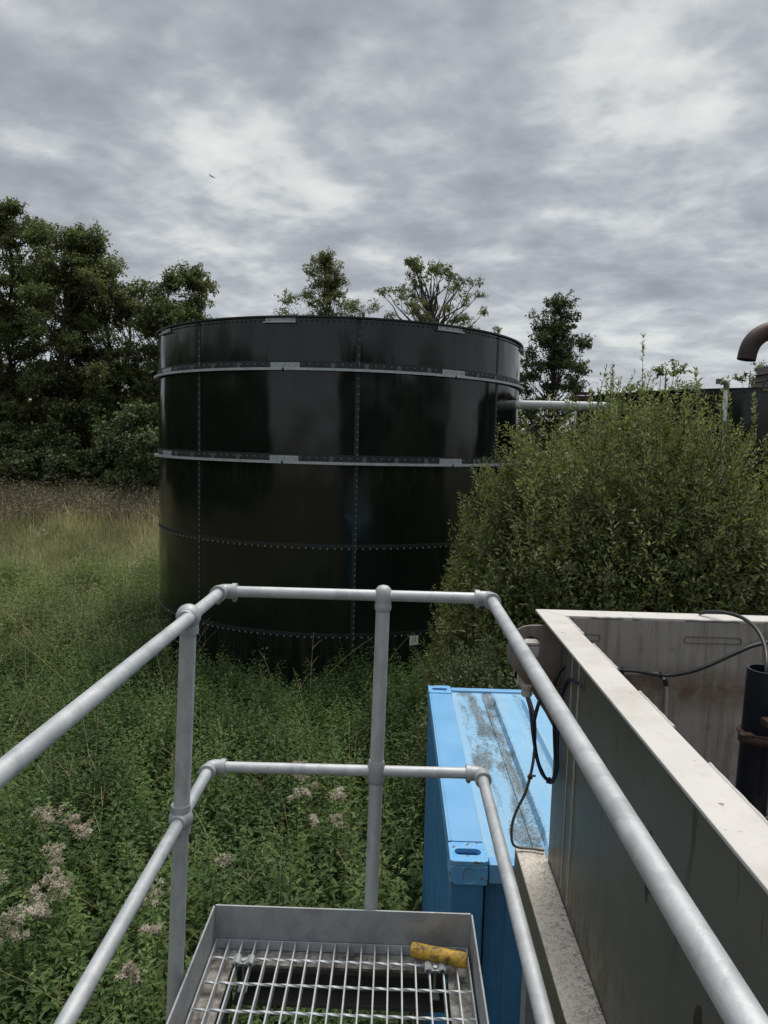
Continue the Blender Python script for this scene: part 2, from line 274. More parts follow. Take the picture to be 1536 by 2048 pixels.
# ---------------------------------------------------------------- mesh helpers
class MB:
    def __init__(s): s.v=[]; s.f=[]
    def add(s,v,f):
        o=len(s.v); s.v+=[tuple(x) for x in v]; s.f+=[tuple(o+i for i in q) for q in f]; return s
    def box(s,a,b,rot=None,piv=None):
        x0,y0,z0=a; x1,y1,z1=b
        v=[Vector(p) for p in((x0,y0,z0),(x1,y0,z0),(x1,y1,z0),(x0,y1,z0),(x0,y0,z1),(x1,y0,z1),(x1,y1,z1),(x0,y1,z1))]
        if rot is not None:
            pv=Vector(piv) if piv else sum(v,Vector())/8; v=[rot@(p-pv)+pv for p in v]
        return s.add(v,[(0,3,2,1),(4,5,6,7),(0,1,5,4),(1,2,6,5),(2,3,7,6),(3,0,4,7)])
    def hexa(s,v): return s.add(v,[(0,3,2,1),(4,5,6,7),(0,1,5,4),(1,2,6,5),(2,3,7,6),(3,0,4,7)])
    def tube(s,pts,r,n=16,cap=True,closed=False):
        P=[Vector(p) for p in pts]; K=len(P); rs=r if isinstance(r,(list,tuple)) else [r]*K
        T=[]
        for i in range(K):
            if closed: t=P[(i+1)%K]-P[i-1]
            else: t=P[min(i+1,K-1)]-P[max(i-1,0)]
            T.append(t.normalized())
        u=T[0].orthogonal().normalized(); v=[]; 
        for i in range(K):
            u=(u-T[i]*u.dot(T[i])).normalized(); w_=T[i].cross(u)
            for j in range(n):
                a=2*math.pi*j/n; v.append(P[i]+(u*math.cos(a)+w_*math.sin(a))*rs[i])
        f=[]
        for i in range(K if closed else K-1):
            for j in range(n):
                a=i*n+j; b=i*n+(j+1)%n; i2=(i+1)%K
                f.append((a,b,i2*n+(j+1)%n,i2*n+j))
        if cap and not closed: f+= [tuple(range(n-1,-1,-1)),tuple((K-1)*n+j for j in range(n))]
        return s.add(v,f)
    def lathe(s,prof,c,axis=(0,0,1),n=24):
        q=Vector(axis).to_track_quat('Z','Y').to_matrix(); c=Vector(c); v=[];f=[]
        for (r,z) in prof:
            for j in range(n):
                a=2*math.pi*j/n; v.append(q@Vector((r*math.cos(a),r*math.sin(a),z))+c)
        for i in range(len(prof)-1):
            for j in range(n): f.append((i*n+j,i*n+(j+1)%n,(i+1)*n+(j+1)%n,(i+1)*n+j))
        f+=[tuple(range(n-1,-1,-1)),tuple((len(prof)-1)*n+j for j in range(n))]
        return s.add(v,f)
    def ball(s,c,r,sc=(1,1,1),n=20,m=12,axis=(0,0,1)):
        pr=[(max(1e-4,r*math.sin(math.pi*i/m)),-r*math.cos(math.pi*i/m)*sc[2]) for i in range(m+1)]
        return s.lathe(pr,c,axis,n)
    def plate(s,outer,hole,t,ax):
        # outer and hole: equal-length loops of 3-D points; t thickness vector
        n=len(outer); t=Vector(t); o=[Vector(p) for p in outer]; h=[Vector(p) for p in hole]
        v=o+h+[p+t for p in o]+[p+t for p in h]; f=[]
        for i in range(n):
            j=(i+1)%n
            f+=[(i,j,n+j,n+i),(2*n+i,3*n+i,3*n+j,2*n+j),(i,2*n+i,2*n+j,j),(n+i,n+j,3*n+j,3*n+i)]
        return s.add(v,f)
def put(name,m,ma,parent=None,bevel=0,smooth=False,seg=2):
    me=bpy.data.meshes.new(name); me.from_pydata(m.v,[],m.f); me.validate()
    import bmesh
    b=bmesh.new(); b.from_mesh(me); bmesh.ops.recalc_face_normals(b,faces=b.faces); b.to_mesh(me); b.free()
    o=bpy.data.objects.new(name,me); C.collection.objects.link(o); me.materials.append(ma)
    if smooth:
        for p in me.polygons: p.use_smooth=True
        try: me.set_sharp_from_angle(angle=R_(40))
        except Exception: pass
    if bevel:
        md=o.modifiers.new('b','BEVEL'); md.width=bevel; md.segments=seg; md.limit_method='ANGLE'; md.angle_limit=R_(35)
    if parent: o.parent=parent
    return o
def tag(o,label=None,cat=None,group=None,kind=None):
    for k,v in(('label',label),('category',cat),('group',group),('kind',kind)):
        if v: o[k]=v
    return o
def thing(name,label,cat,group=None,loc=(0,0,0)):
    o=bpy.data.objects.new(name,None); C.collection.objects.link(o); o.empty_display_size=.1
    o['base']=list(loc); tag(o,label,cat,group); return o
def npmesh(name,verts,faces,ma,parent=None,rnd=None,smooth=False):
    verts=np.asarray(verts,np.float32).reshape(-1,3); faces=np.asarray(faces,np.int32); k=faces.shape[1]
    me=bpy.data.meshes.new(name); me.vertices.add(len(verts)); me.vertices.foreach_set('co',verts.ravel())
    me.loops.add(faces.size); me.loops.foreach_set('vertex_index',faces.ravel())
    me.polygons.add(len(faces)); me.polygons.foreach_set('loop_start',np.arange(0,faces.size,k,dtype=np.int32)); me.polygons.foreach_set('loop_total',np.full(len(faces),k,np.int32))
    me.update(calc_edges=True); me.materials.append(ma)
    if rnd is not None:
        a=me.attributes.new('rnd','FLOAT','POINT'); a.data.foreach_set('value',np.clip(rnd,0,1).astype(np.float32))
    o=bpy.data.objects.new(name,me); C.collection.objects.link(o)
    if parent: o.parent=parent
    return o
def nz(v): return v/np.maximum(np.linalg.norm(v,axis=-1,keepdims=True),1e-9)
def leaves(pos,dr,up,ln,wd,rnd,kite=False,fold=.25,curl=.12):
    dr=nz(dr); sd=nz(np.cross(dr,up)); nu=np.cross(sd,dr); n=len(pos); ln=ln[:,None]; wd=wd[:,None]
    if kite:
        b=pos; l=pos+dr*ln*.45-sd*wd*.5+nu*wd*fold; r=pos+dr*ln*.45+sd*wd*.5+nu*wd*fold; t=pos+dr*ln-nu*ln*curl
        V=np.stack([b,l,t,r],1).reshape(-1,3); Fc=np.arange(n*4).reshape(n,4); return V,Fc,np.repeat(rnd,4)
    b=pos; t=pos+dr*ln-nu*ln*curl
    l1=pos+dr*ln*.26-sd*wd*.5+nu*wd*fold; l2=pos+dr*ln*.58-sd*wd*.30+nu*(wd*fold*.7-ln*curl*.35)
    r1=pos+dr*ln*.26+sd*wd*.5+nu*wd*fold; r2=pos+dr*ln*.58+sd*wd*.30+nu*(wd*fold*.7-ln*curl*.35)
    V=np.stack([b,l1,l2,t,r2,r1],1).reshape(-1,3); i=np.arange(n)[:,None]*6
    Fc=np.concatenate([i+np.array([[0,1,2,3]]),i+np.array([[0,3,4,5]])],1).reshape(-1,4); return V,Fc,np.repeat(rnd,6)
def stems(P,rad,rnd):
    # P (N,K,3) polylines, rad (N,K): three-sided tapered stems
    Nn,K,_=P.shape; T=nz(np.gradient(P,axis=1)); ref=np.tile(np.array([.31,.77,.2]),(Nn,K,1)); u=nz(np.cross(T,ref)); w_=np.cross(T,u)
    V=np.stack([P+rad[...,None]*(u*math.cos(a)+w_*math.sin(a)) for a in(0,2.094,4.189)],2) # N,K,3,3
    idx=np.arange(Nn*K*3).reshape(Nn,K,3); fs=[]
    for j in range(3):
        a=idx[:,:-1,j]; b=idx[:,:-1,(j+1)%3]; c_=idx[:,1:,(j+1)%3]; d_=idx[:,1:,j]; fs.append(np.stack([a,b,c_,d_],-1).reshape(-1,4))
    return V.reshape(-1,3),np.concatenate(fs),np.repeat(rnd,K*3)
def blades(base,h,lean,width,rnd,K=4,bend=1.0):
    n=len(base); t=np.linspace(0,1,K)[None,:,None]; az=np.arctan2(lean[:,1],lean[:,0]); 
    P=base[:,None,:]+np.concatenate([lean[:,None,:2]*(t**2)*h[:,None,None]*bend,(t-.25*t**3*bend)*h[:,None,None]*np.ones((n,1,1))],-1)
    side=np.stack([np.cos(az+1.57+rng.normal(0,.8,n)),np.sin(az+1.57),0*az],-1)[:,None,:]
    wd=(width[:,None,None]*(1-t*.92))*.5
    V=np.stack([P-side*wd,P+side*wd],2).reshape(-1,3); idx=np.arange(n*K*2).reshape(n,K,2)
    Fc=np.stack([idx[:,:-1,0],idx[:,:-1,1],idx[:,1:,1],idx[:,1:,0]],-1).reshape(-1,4); return V,Fc,np.repeat(rnd,K*2)
def cat_(parts):
    V=[];Fs=[];Rn=[];o=0
    for v,f,r in parts: V.append(v);Fs.append(f+o);Rn.append(r);o+=len(v)
    return np.concatenate(V),np.concatenate(Fs),np.concatenate(Rn)
_ph=rng.uniform(0,6.28,(14,)); _kv=rng.normal(0,1,(14,2))
def fld(x,y,sc,seed=0):
    r=0
    for i in range(7):
        k=_kv[(i+seed)%14]*sc*(1+.45*i); r=r+np.sin(k[0]*x+k[1]*y+_ph[(i+seed*3)%14])/(1+.45*i)
    return r/2.2
def gz(x,y):
    t=np.clip((y-19)/24,0,1); return (t*t*(3-2*t))*1.15+.04*fld(x,y,.35,3)

# ================================================================ setting
xs=np.concatenate([np.linspace(-900,-60,8),np.linspace(-50,50,90),np.linspace(60,900,8)]); ys=np.concatenate([np.linspace(-900,-30,8),np.linspace(-20,70,90),np.linspace(80,1500,10)])
Xg,Yg=np.meshgrid(xs,ys); Zg=gz(Xg,Yg); V=np.stack([Xg,Yg,Zg],-1).reshape(-1,3); nx=len(xs); ii=np.arange(len(V)).reshape(Xg.shape)
Fg=np.stack([ii[:-1,:-1],ii[:-1,1:],ii[1:,1:],ii[1:,:-1]],-1).reshape(-1,4)
tag(npmesh('ground',V,Fg,GRD),kind='structure')
# ================================================================ big black tank
TC=Vector((-1.132,14.285,0)); TR=3.476; TOP=6.13
base_az=math.atan2(-TC.y,-TC.x)
def tp(phi,r,z):   # phi in degrees from the point nearest the platform, positive to the right
    a=base_az+R_(phi); return Vector((TC.x+r*math.cos(a),TC.y+r*math.sin(a),z))
def ringbox(m,r0,r1,z0,z1,a0=0,a1=360,n=144):
    full=abs(a1-a0)>=360; k=n if full else max(2,int(abs(a1-a0)/2.5)+2)
    pr=[(r0,z0),(r1,z0),(r1,z1),(r0,z1)]; v=[];f=[]
    for i in range(k):
        a=a0+(a1-a0)*i/(k if full else k-1)
        v+=[tp(a,r,z) for r,z in pr]
    for i in range(k if full else k-1):
        j=(i+1)%k
        for q in range(4): f.append((i*4+q,i*4+(q+1)%4,j*4+(q+1)%4,j*4+q))
    if not full: f+=[(0,1,2,3),((k-1)*4+3,(k-1)*4+2,(k-1)*4+1,(k-1)*4)]
    return m.add(v,f)
def bolt(m,phi,z,r=TR,s=.013,h=.014):
    c=tp(phi,r,z); ax=(c-Vector((TC.x,TC.y,z))).normalized(); m.lathe([(s,-.004),(s,h*.6),(s*.6,h)],c,ax,6); m.b=getattr(m,'b',[])+[(c,ax,s,h)]
ROWS=[]
tank=thing('storage_tank','large round black bolted steel tank with two galvanised rings standing in the nettles','storage tank',loc=TC)
put('shell',ringbox(MB(),TR-.02,TR,-.3,TOP,n=180),TANK,tank,smooth=True)
m=ringbox(MB(),TR-.03,TR+.045,TOP-.012,TOP+.012,n=180)
for k in range(150): bolt(m,-98+k*1.35,TOP-.06)
put('top_flange',m,SEAM,tank,smooth=True)
for ph in(-41,4,49,-86,94):
    m=ringbox(MB(),TR-.001,TR+.006,-.2,TOP-.02,ph-.55,ph+.55)
    put('vertical_seam',m,SEAM,tank)
    m=MB(); z=.2
    while z<TOP-.1:
        if abs(z-5.4)>.06 and abs(z-3.98)>.06: bolt(m,ph+.25,z,TR+.006)
        z+=.092 if z<3.9 else .115
    ROWS+=m.b
for zz in(2.67,1.27):
    m=ringbox(MB(),TR-.001,TR+.006,zz-.02,zz+.035,n=180); put('joint_ring',m,SEAM,tank)
    m=MB(); k=-92
    while k<96: bolt(m,k,zz-.035,TR+.001,.014,.016); k+=1.82
    ROWS+=m.b
for zz in(5.365,3.965):
    m=ringbox(MB(),TR-.001,TR+.007,zz-.01,zz+.115,n=180)
    put('joint_ring',m,SEAM,tank)
    m=MB(); k=-92
    while k<96: bolt(m,k,zz+.065,TR+.007,.012,.014); k+=2.05
    ROWS+=m.b
    a=-104
    for sp in(-104,-59.3,-14.4,30.4,75.2,105):
        if sp>-104:
            m=ringbox(MB(),TR+.008,TR+.075,zz-.004,zz+.006,a+.25,sp-.25); ringbox(m,TR+.075,TR+.082,zz-.032,zz+.006,a+.25,sp-.25)
            put('stiffener_ring',m,RING,tank)
        a=sp
    for sp in(-59.3,-14.4,30.4):
        m=ringbox(MB(),TR+.009,TR+.018,zz+.008,zz+.088,sp-3.6,sp+3.9)
        for q in(-2.4,-.2,1.2,2.9): bolt(m,sp+q,zz+.05,TR+.018,.013,.016)
        put('splice_plate',m,CLIP,tank)
    k=-93.5
    while k<96:
        if min(abs(k-sp) for sp in(-59.3,-14.4,30.4,75))>5: put('ring_bracket',ringbox(MB(),TR+.008,TR+.02,zz+.006,zz+.085,k-.55,k+.55),BRKT,tank)
        k+=8.3
for sp in(-60,-15.6,28.9,74):
    m=ringbox(MB(),TR+.004,TR+.016,TOP-.075,TOP-.02,sp-3.9,sp+3.9)
    m2=ringbox(MB(),TR+.004,TR+.06,TOP-.095,TOP-.075,sp-4.2,sp+4.2)
    m.add(m2.v,m2.f)
    for q in(-3,-1,1,3): bolt(m,sp+q,TOP-.045,TR+.016,.011,.012)
    put('splice_plate',m,RING,tank)
m=MB(); c=tp(68.6,TR,5.07); ax=(c-Vector((TC.x,TC.y,5.07))).normalized()
# label on the bottom course: small square with a flat drawing
m=ringbox(MB(),TR+.001,TR+.006,1.065,1.22,19.55,22.1); sg=put('label_plate',m,WHITE,tank)
m=ringbox(MB(),TR+.006,TR+.008,1.135,1.144,20.3,21.3); ringbox(m,TR+.006,TR+.008,1.11,1.20,21.08,21.3); ringbox(m,TR+.006,TR+.008,1.144,1.19,20.3,20.42); put('printed_mark',m,INK,sg)
# bolt caps: the hundred that show largest are parts, the rest one mesh
eye=Vector((0,0,EZ)); vis=lambda q:(q[1].dot((eye-q[0]).normalized())/(eye-q[0]).length if not(q[0].x>.3 and q[0].z<4.6) and not(-.62<q[0].x<.35 and q[0].z<1.0) else 0)
ROWS.sort(key=vis,reverse=True); m=MB(); m.lathe([(1,-.3),(1,.6),(.6,1)],(0,0,0),(0,0,1),6); b0_=None
for (c,ax,s_,h_) in ROWS[:100]:
    if b0_ is None: b0_=put('bolt',m,BOLT,tank); ob=b0_
    else: ob=b0_.copy(); C.collection.objects.link(ob); ob.parent=tank
    ob.location=c; ob.rotation_euler=ax.to_track_quat('Z','Y').to_euler(); ob.scale=(s_,s_,h_)
m=MB()
for (c,ax,s_,h_) in ROWS[100:]: m.lathe([(s_,-.004),(s_,h_*.6),(s_*.6,h_)],c,ax,6)
put('bolts',m,BOLT,tank)['kind']='stuff'
# hooked cable fixing at right of rim
m=MB(); m.tube([tp(90,TR+.03,6.12),tp(90,TR+.09,6.02),tp(89,TR+.07,5.8),tp(88,TR+.05,5.5)],.008,6); put('hanging_wire',m,CABLE,tank)
# tank outlet pipe
t=thing('outlet_pipe','light grey pipe joining the two black tanks above the willow bush','pipe')
m=MB(); m.tube([(2.05,13.15,5.03),(2.6,13.15,5.035),(3.74,13.15,5.04),(3.86,13.17,5.02),(3.92,13.2,4.94),(3.94,13.2,4.7),(3.94,13.2,.0)],.083,20); put('pipe_run',m,PIPEL,t,smooth=True)
for x in(3.05,3.1): 
    m=MB(); m.lathe([(.115,-.015),(.115,.015)],(x,13.17,5.037),(1,0,0),20); put('flange',m,PIPEL,t)
# rusty valve behind
t=thing('rusty_valve','small rusty valve block half hidden behind the top of the bush','valve')
m=MB(); m.box((3.35,13.9,5.0),(3.75,14.2,5.28)); put('body',m,RUST,t,bevel=.02)
m=MB(); m.lathe([(.16,-.02),(.16,.02)],(3.55,14.05,5.33),(0,0,1),16); put('hand_wheel',m,RUST,t)
m=MB(); m.tube([(3.55,14.05,0),(3.55,14.05,5.0)],.06,10); put('stand_post',m,RUST,t)
# ================================================================ second tank far right
C2=Vector((8.9,17.0,0)); R2=4.6; T2=5.43
def t2(phi,r,z): a=math.atan2(-C2.y,-C2.x)+R_(phi); return Vector((C2.x+r*math.cos(a),C2.y+r*math.sin(a),z))
tank2=thing('squat_tank','low wide black tank behind the willow bush at the right edge','storage tank',loc=C2)
m=MB(); n=150
def ring2(m,r0,r1,z0,z1,a0=0,a1=360):
    k=n if a1-a0>=360 else max(3,int((a1-a0)/2)); full=a1-a0>=360; v=[];f=[]
    for i in range(k):
        a=a0+(a1-a0)*i/(k if full else k-1); v+=[t2(a,r,z) for r,z in((r0,z0),(r1,z0),(r1,z1),(r0,z1))]
    for i in range(k if full else k-1):
        j=(i+1)%k
        for q in range(4): f.append((i*4+q,i*4+(q+1)%4,j*4+(q+1)%4,j*4+q))
    if not full: f+=[(0,1,2,3),((k-1)*4+3,(k-1)*4+2,(k-1)*4+1,(k-1)*4)]
    return m.add(v,f)
put('shell',ring2(MB(),R2-.02,R2,-.3,T2),TANK,tank2,smooth=True)
m=ring2(MB(),R2-.03,R2+.05,T2-.012,T2+.012)
for k in range(90):
    c=t2(-60+k*1.4,R2,T2-.07); m.lathe([(.013,-.004),(.013,.012)],c,(c-Vector((C2.x,C2.y,c.z))),6)
put('top_flange',m,SEAM,tank2,smooth=True)
for ph in(-50,-16,18,52): put('vertical_seam',ring2(MB(),R2-.001,R2+.008,-.2,T2-.02,ph-.5,ph+.5),SEAM,tank2)
# white overflow pipe standing in front of second tank
t=thing('overflow_pipe','white upright pipe with a grey elbow on top against the low black tank','pipe')
pc=Vector((6.03,13.3,0))
m=MB(); m.tube([(pc.x,pc.y,0),(pc.x-.01,pc.y,3),(pc.x-.02,pc.y,5.47)],.045,14); put('pipe_run',m,WPIPE,t,smooth=True)
m=MB(); m.tube([(pc.x-.02,pc.y,5.40),(pc.x-.02,pc.y,5.50),(pc.x-.05,pc.y,5.54),(pc.x-.12,pc.y,5.54)],.05,14); m.box((pc.x-.20,pc.y-.04,5.51),(pc.x-.12,pc.y+.04,5.60)); put('elbow',m,GREYM,t,smooth=True)
# grey stack with hatch on the second tank
t=thing('valve_stack','weathered grey stacked hatch housing sitting on the low black tank rim','hatch housing')
hx,hy=6.76,12.95
m=MB(); m.box((hx-.24,hy,5.365),(hx+.75,hy+.5,5.415)); put('mounting_plate',m,GREYM,t,bevel=.005)
m=MB(); m.box((hx-.16,hy+.05,5.42),(hx+.65,hy+.5,5.56)); m.box((hx-.18,hy+.03,5.56),(hx+.67,hy+.5,5.575)); m.box((hx-.15,hy+.06,5.575),(hx+.65,hy+.5,5.68)); m.box((hx-.20,hy+.02,5.68),(hx+.67,hy+.5,5.70)); put('housing',m,GREYM,t,bevel=.006)
m=MB(); m.box((hx-.17,hy+.04,5.70),(hx+.14,hy+.45,5.83)); put('lid',m,GREYM,t,bevel=.01)
m=MB(); m.box((hx+.17,hy+.04,5.72),(hx+.5,hy+.45,5.80)); put('lid',m,GREYM,t,bevel=.01)
for q in(-.12,.02,.16,.3): m=MB(); m.lathe([(.016,-.01),(.016,.018)],(hx+q,hy-.002,5.39),(0,-1,0),6); put('bolt',m,BOLT,t)
t=thing('bent_rod','thin rod bent over beside a bowed black cable on the low tank','rod')
m=MB(); m.tube([(hx-.30,hy-.05,5.42),(hx-.22,hy-.05,5.6),(hx-.17,hy-.05,5.78),(hx-.155,hy-.05,5.97)],.016,8); put('bowed_cable',m,CABLE,t,smooth=True)
m=MB(); m.tube([(hx-.155,hy-.08,5.40),(hx-.155,hy-.08,5.99),(hx-.14,hy-.08,6.005),(hx+.8,hy-.08,6.01)],.009,8); put('rod',m,GREYM,t,smooth=True)
# rusty exhaust elbow
t=thing('exhaust_pipe','rust brown curved exhaust pipe turned down over the bush at the right edge','exhaust pipe')
def bez(p0,p1,p2,k): return [(1-q)**2*Vector(p0)+2*q*(1-q)*Vector(p1)+q*q*Vector(p2) for q in(i/k for i in range(k+1))]
arc=[Vector((3.335,7,5.17))]+bez((3.345,7,5.235),(3.375,7,5.41),(3.56,7,5.455),10)+[Vector((3.72,7,5.51))]+bez((4.2,7,5.68),(4.45,7,5.74),(4.45,7,5.45),8)+[Vector((4.45,7,0))]
m=MB(); m.tube(arc,[.085]*2+[.086]*(len(arc)-2),24,cap=False); m.tube(arc[:3],.076,24,cap=False); put('curved_pipe',m,RUSTP,t,smooth=True)
m=MB(); m.lathe([(.10,-.01),(.10,.01)],(4.45,7,3.2),(0,0,1),20); put('flange',m,RUSTP,t)

# ================================================================ blue container
CX0,CY0,CY1,CZ=.30,3.13,5.53,2.37; CW=2.2
cont=thing('shipping_container','short light blue shipping container with a dirty ribbed roof beside the steel tub','shipping container')
b0=.0
# side rail on the left, roof, ribs
m=MB(); m.box((CX0+.004,CY0+.18,CZ-.10),(CX0+.17,CY1-.17,CZ-.006)); m.box((CX0+.016,CY0+.18,CZ-.0055),(CX0+.022,CY1-.17,CZ-.003)); put('top_side_rail',m,BLUE,cont,bevel=.006)
m=MB(); m.box((CX0+CW-.17,CY0+.18,CZ-.10),(CX0+CW-.004,CY1-.17,CZ-.006)); put('top_side_rail',m,BLUE,cont,bevel=.006)
# roof sheet with pressed ribs; local x from container edge
prof=[(.17,-.03),(.185,-.042),(.415,-.042),(.418,-.050),(.424,-.050),(.427,-.042),(.485,-.045),(.500,-.006),(.60,-.006)]
x=.60
while x<1.95: prof+=[(x+.010,-.022),(x+.09,-.026),(x+.104,-.042),(x+.118,-.006),(x+.215,-.006)]; x+=.215
prof+=[(CW-.17,-.03)]
m=MB(); v=[];f=[]; yy=[CY0+.06,CY0+.22,CY0+.30,CY1-.30,CY1-.16,CY1-.05]
for k,y in enumerate(yy):
    for (px_,pz) in prof: v.append((CX0+px_,y,CZ+(pz if 1<k<4 else min(pz,-.030) if k in(1,4) else -.028)))
n_=len(prof)
for k in range(len(yy)-1):
    for i in range(n_-1): f.append((k*n_+i,k*n_+i+1,(k+1)*n_+i+1,(k+1)*n_+i))
m.add(v,f)
roof=put('roof',m,BLUETOP,cont); roof.data.transform(Matrix.Translation((-CX0,0,0))); roof.location=(CX0,0,0)
m=MB(); m.box((CX0+.18,CY1-.065,CZ-.12),(CX0+CW-.18,CY1-.004,CZ-.012)); put('end_header',m,BLUE,cont,bevel=.006)
m=MB(); m.box((CX0+.185,CY0+.01,CZ-.115),(CX0+CW-.18,CY0+.075,CZ-.018)); put('end_header',m,BLUE,cont,bevel=.006)
# corrugated left wall and right wall
def corr(xo,sgn):
    m=MB(); v=[];f=[]; y=CY0+.17; pts=[]
    while y<CY1-.17: pts+=[(y,.0),(y+.035,.0),(y+.055,.034),(y+.085,.034)]; y+=.105
    pts.append((CY1-.16,0))
    for (y,o) in pts:
        v+=[(xo+sgn*(.012+o),y,.16),(xo+sgn*(.012+o),y,CZ-.10)]
    for i in range(len(pts)-1): f.append((2*i,2*i+2,2*i+3,2*i+1))
    return m.add(v,f)
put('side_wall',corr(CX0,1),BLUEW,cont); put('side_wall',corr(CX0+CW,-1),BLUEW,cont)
# end wall facing the platform, with corner posts and door leaves
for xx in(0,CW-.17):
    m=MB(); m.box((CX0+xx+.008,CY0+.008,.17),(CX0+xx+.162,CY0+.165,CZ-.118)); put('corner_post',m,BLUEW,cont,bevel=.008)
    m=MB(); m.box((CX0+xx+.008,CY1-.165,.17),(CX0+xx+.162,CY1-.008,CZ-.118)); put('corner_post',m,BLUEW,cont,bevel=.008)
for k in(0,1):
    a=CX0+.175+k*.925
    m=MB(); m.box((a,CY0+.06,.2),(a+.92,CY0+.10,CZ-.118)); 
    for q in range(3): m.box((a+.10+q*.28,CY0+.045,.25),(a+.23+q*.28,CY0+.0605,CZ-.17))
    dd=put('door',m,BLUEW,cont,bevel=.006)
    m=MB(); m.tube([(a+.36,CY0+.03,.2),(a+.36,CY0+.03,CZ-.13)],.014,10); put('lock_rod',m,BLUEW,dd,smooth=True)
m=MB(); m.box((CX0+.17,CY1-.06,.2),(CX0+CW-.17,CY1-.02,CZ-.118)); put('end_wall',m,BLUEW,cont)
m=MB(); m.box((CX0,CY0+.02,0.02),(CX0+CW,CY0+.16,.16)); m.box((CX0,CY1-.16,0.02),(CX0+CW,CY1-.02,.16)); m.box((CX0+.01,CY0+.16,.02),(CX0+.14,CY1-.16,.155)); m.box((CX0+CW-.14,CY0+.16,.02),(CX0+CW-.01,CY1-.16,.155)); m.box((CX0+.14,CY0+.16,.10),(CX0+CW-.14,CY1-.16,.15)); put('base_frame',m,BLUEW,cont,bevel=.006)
def loops(cx_,cy_,hw,hh,sw,sh,n=32,rc=.02,round_=1):
    o=[];h=[]
    for i in range(n):
        a=2*math.pi*(i+.5)/n; ca,sa=math.cos(a),math.sin(a)
        k=1/max(abs(ca)/hw,abs(sa)/hh); o.append((cx_+ca*k,cy_+sa*k))
        # stadium
        r=min(sw,sh); L_=max(sw,sh)-r
        if sw>=sh: px=sw*ca; px_=r*ca+(L_ if ca>0 else -L_); py_=r*sa
        else: px_=r*ca; py_=r*sa+(L_ if sa>0 else -L_)
        h.append((cx_+px_,cy_+py_))
    return o,h
def casting(x0,y0,front):
    x1,y1=x0+.178,y0+.162; z0,z1=CZ-.118,CZ; m=MB()
    o,h=loops((x0+x1)/2,(y0+y1)/2-.0,.089,.081,.062,.026)
    m.plate([(a,b,z1-.026) for a,b in o],[(a,b,z1-.026) for a,b in h],(0,0,.026),0)
    yf=y0 if front else y1-.022
    o,h=loops((x0+x1)/2,(z0+z1)/2-.013,.089,(.118-.026)/2-.0005,.026,.038)
    m.plate([(a,yf,b) for a,b in o],[(a,yf,b) for a,b in h],(0,.022,0),1)
    yb=y1-.02 if front else y0
    m.box((x0+.0005,yb,z0),(x1-.0005,yb+.02,z1-.0265)); m.box((x0,y0+.0225,z0),(x0+.02,y1-.0225,z1-.0265)); m.box((x1-.02,y0+.0225,z0),(x1,y1-.0225,z1-.0265)); m.box((x0+.02,y0+.022,z0+.001),(x1-.02,y1-.022,z0+.012))
    c=put('corner_casting',m,CAST,cont,bevel=.004)
    m=MB(); q=Vector(((x0+x1)/2,(y0+.010 if front else y1-.010),(z0+z1)/2-.013)); pr=[]
    for i in range(24):
        a=2*math.pi*i/24; pr.append((.0255*math.cos(a),.0255*math.sin(a)+(.0115 if math.sin(a)>0 else -.0115)))
    v=[(q.x+a,q.y+dy_,q.z+b) for dy_ in(-.006,.008) for a,b in pr]; f=[tuple(range(24)),tuple(range(47,23,-1))]+[(i,(i+1)%24,24+(i+1)%24,24+i) for i in range(24)]
    m.add(v,f); put('blanking_plate',m,BLUE,c)
casting(CX0,CY0,True); casting(CX0+CW-.178,CY0,True); casting(CX0,CY1-.162,False); casting(CX0+CW-.178,CY1-.162,False)

# ================================================================ platform
GZ=2.72
plat=thing('platform','galvanised access platform with open grating floor and upright toe boards','platform')
def toe(p0,p1,t=.006,h0=-.10,h1=.11):
    a=Vector(p0);b=Vector(p1); nrm=Vector((-(b-a).y,(b-a).x,0)).normalized()*t
    m=MB(); m.hexa([a+Vector((0,0,h0)),b+Vector((0,0,h0)),b+nrm+Vector((0,0,h0)),a+nrm+Vector((0,0,h0)),a+Vector((0,0,h1)),b+Vector((0,0,h1)),b+nrm+Vector((0,0,h1)),a+nrm+Vector((0,0,h1))]); return m
put('toe_board',toe((-.534,2.10,GZ),(.272,2.10,GZ)),GALVD,plat,bevel=.0015)
put('toe_board',toe((-.545,-.6,GZ),(-.534,2.099,GZ)),GALVD,plat,bevel=.0015)
put('toe_board',toe((.272,2.099,GZ),(.258,-.6,GZ)),GALVD,plat,bevel=.0015)
# grating
m=MB(); xb=[-.528+.0418*i for i in range(20)]; xb[-1]=.262
for x_ in xb: m.box((x_-.0025,-.55,GZ-.030),(x_+.0025,2.093,GZ))
put('bearing_bars',m,GRATE,plat,bevel=.0008,seg=1)
m=MB(); y=2.018-2.5
m.box((-.530,2.0935,GZ-.030),(.2645,2.0965,GZ))
while y<2.05:
    # twisted square rod
    K=110; x0,x1=-.530,.2645; v=[];f=[]
    for i in range(K+1):
        q=i/K; a=q*(x1-x0)/.045*math.pi*.5; xx=x0+(x1-x0)*q
        for j in range(4):
            t_=a+j*math.pi/2; v.append((xx,y+.0042*math.cos(t_),GZ-.0035+.0042*math.sin(t_)))
    for i in range(K):
        for j in range(4): f.append((i*4+j,i*4+(j+1)%4,i*4+4+(j+1)%4,i*4+4+j))
    m.add(v,f); y+=.1
put('cross_rods',m,GRATE,plat)
m=MB()
m.box((-.531,2.03,GZ-.040),(.264,2.0925,GZ-.0315)); m.box((-.531,-.5,GZ-.040),(-.462,2.0295,GZ-.0315)); m.box((.197,-.5,GZ-.040),(.264,2.0295,GZ-.0315))
put('support_flange',m,LEDGE,plat)
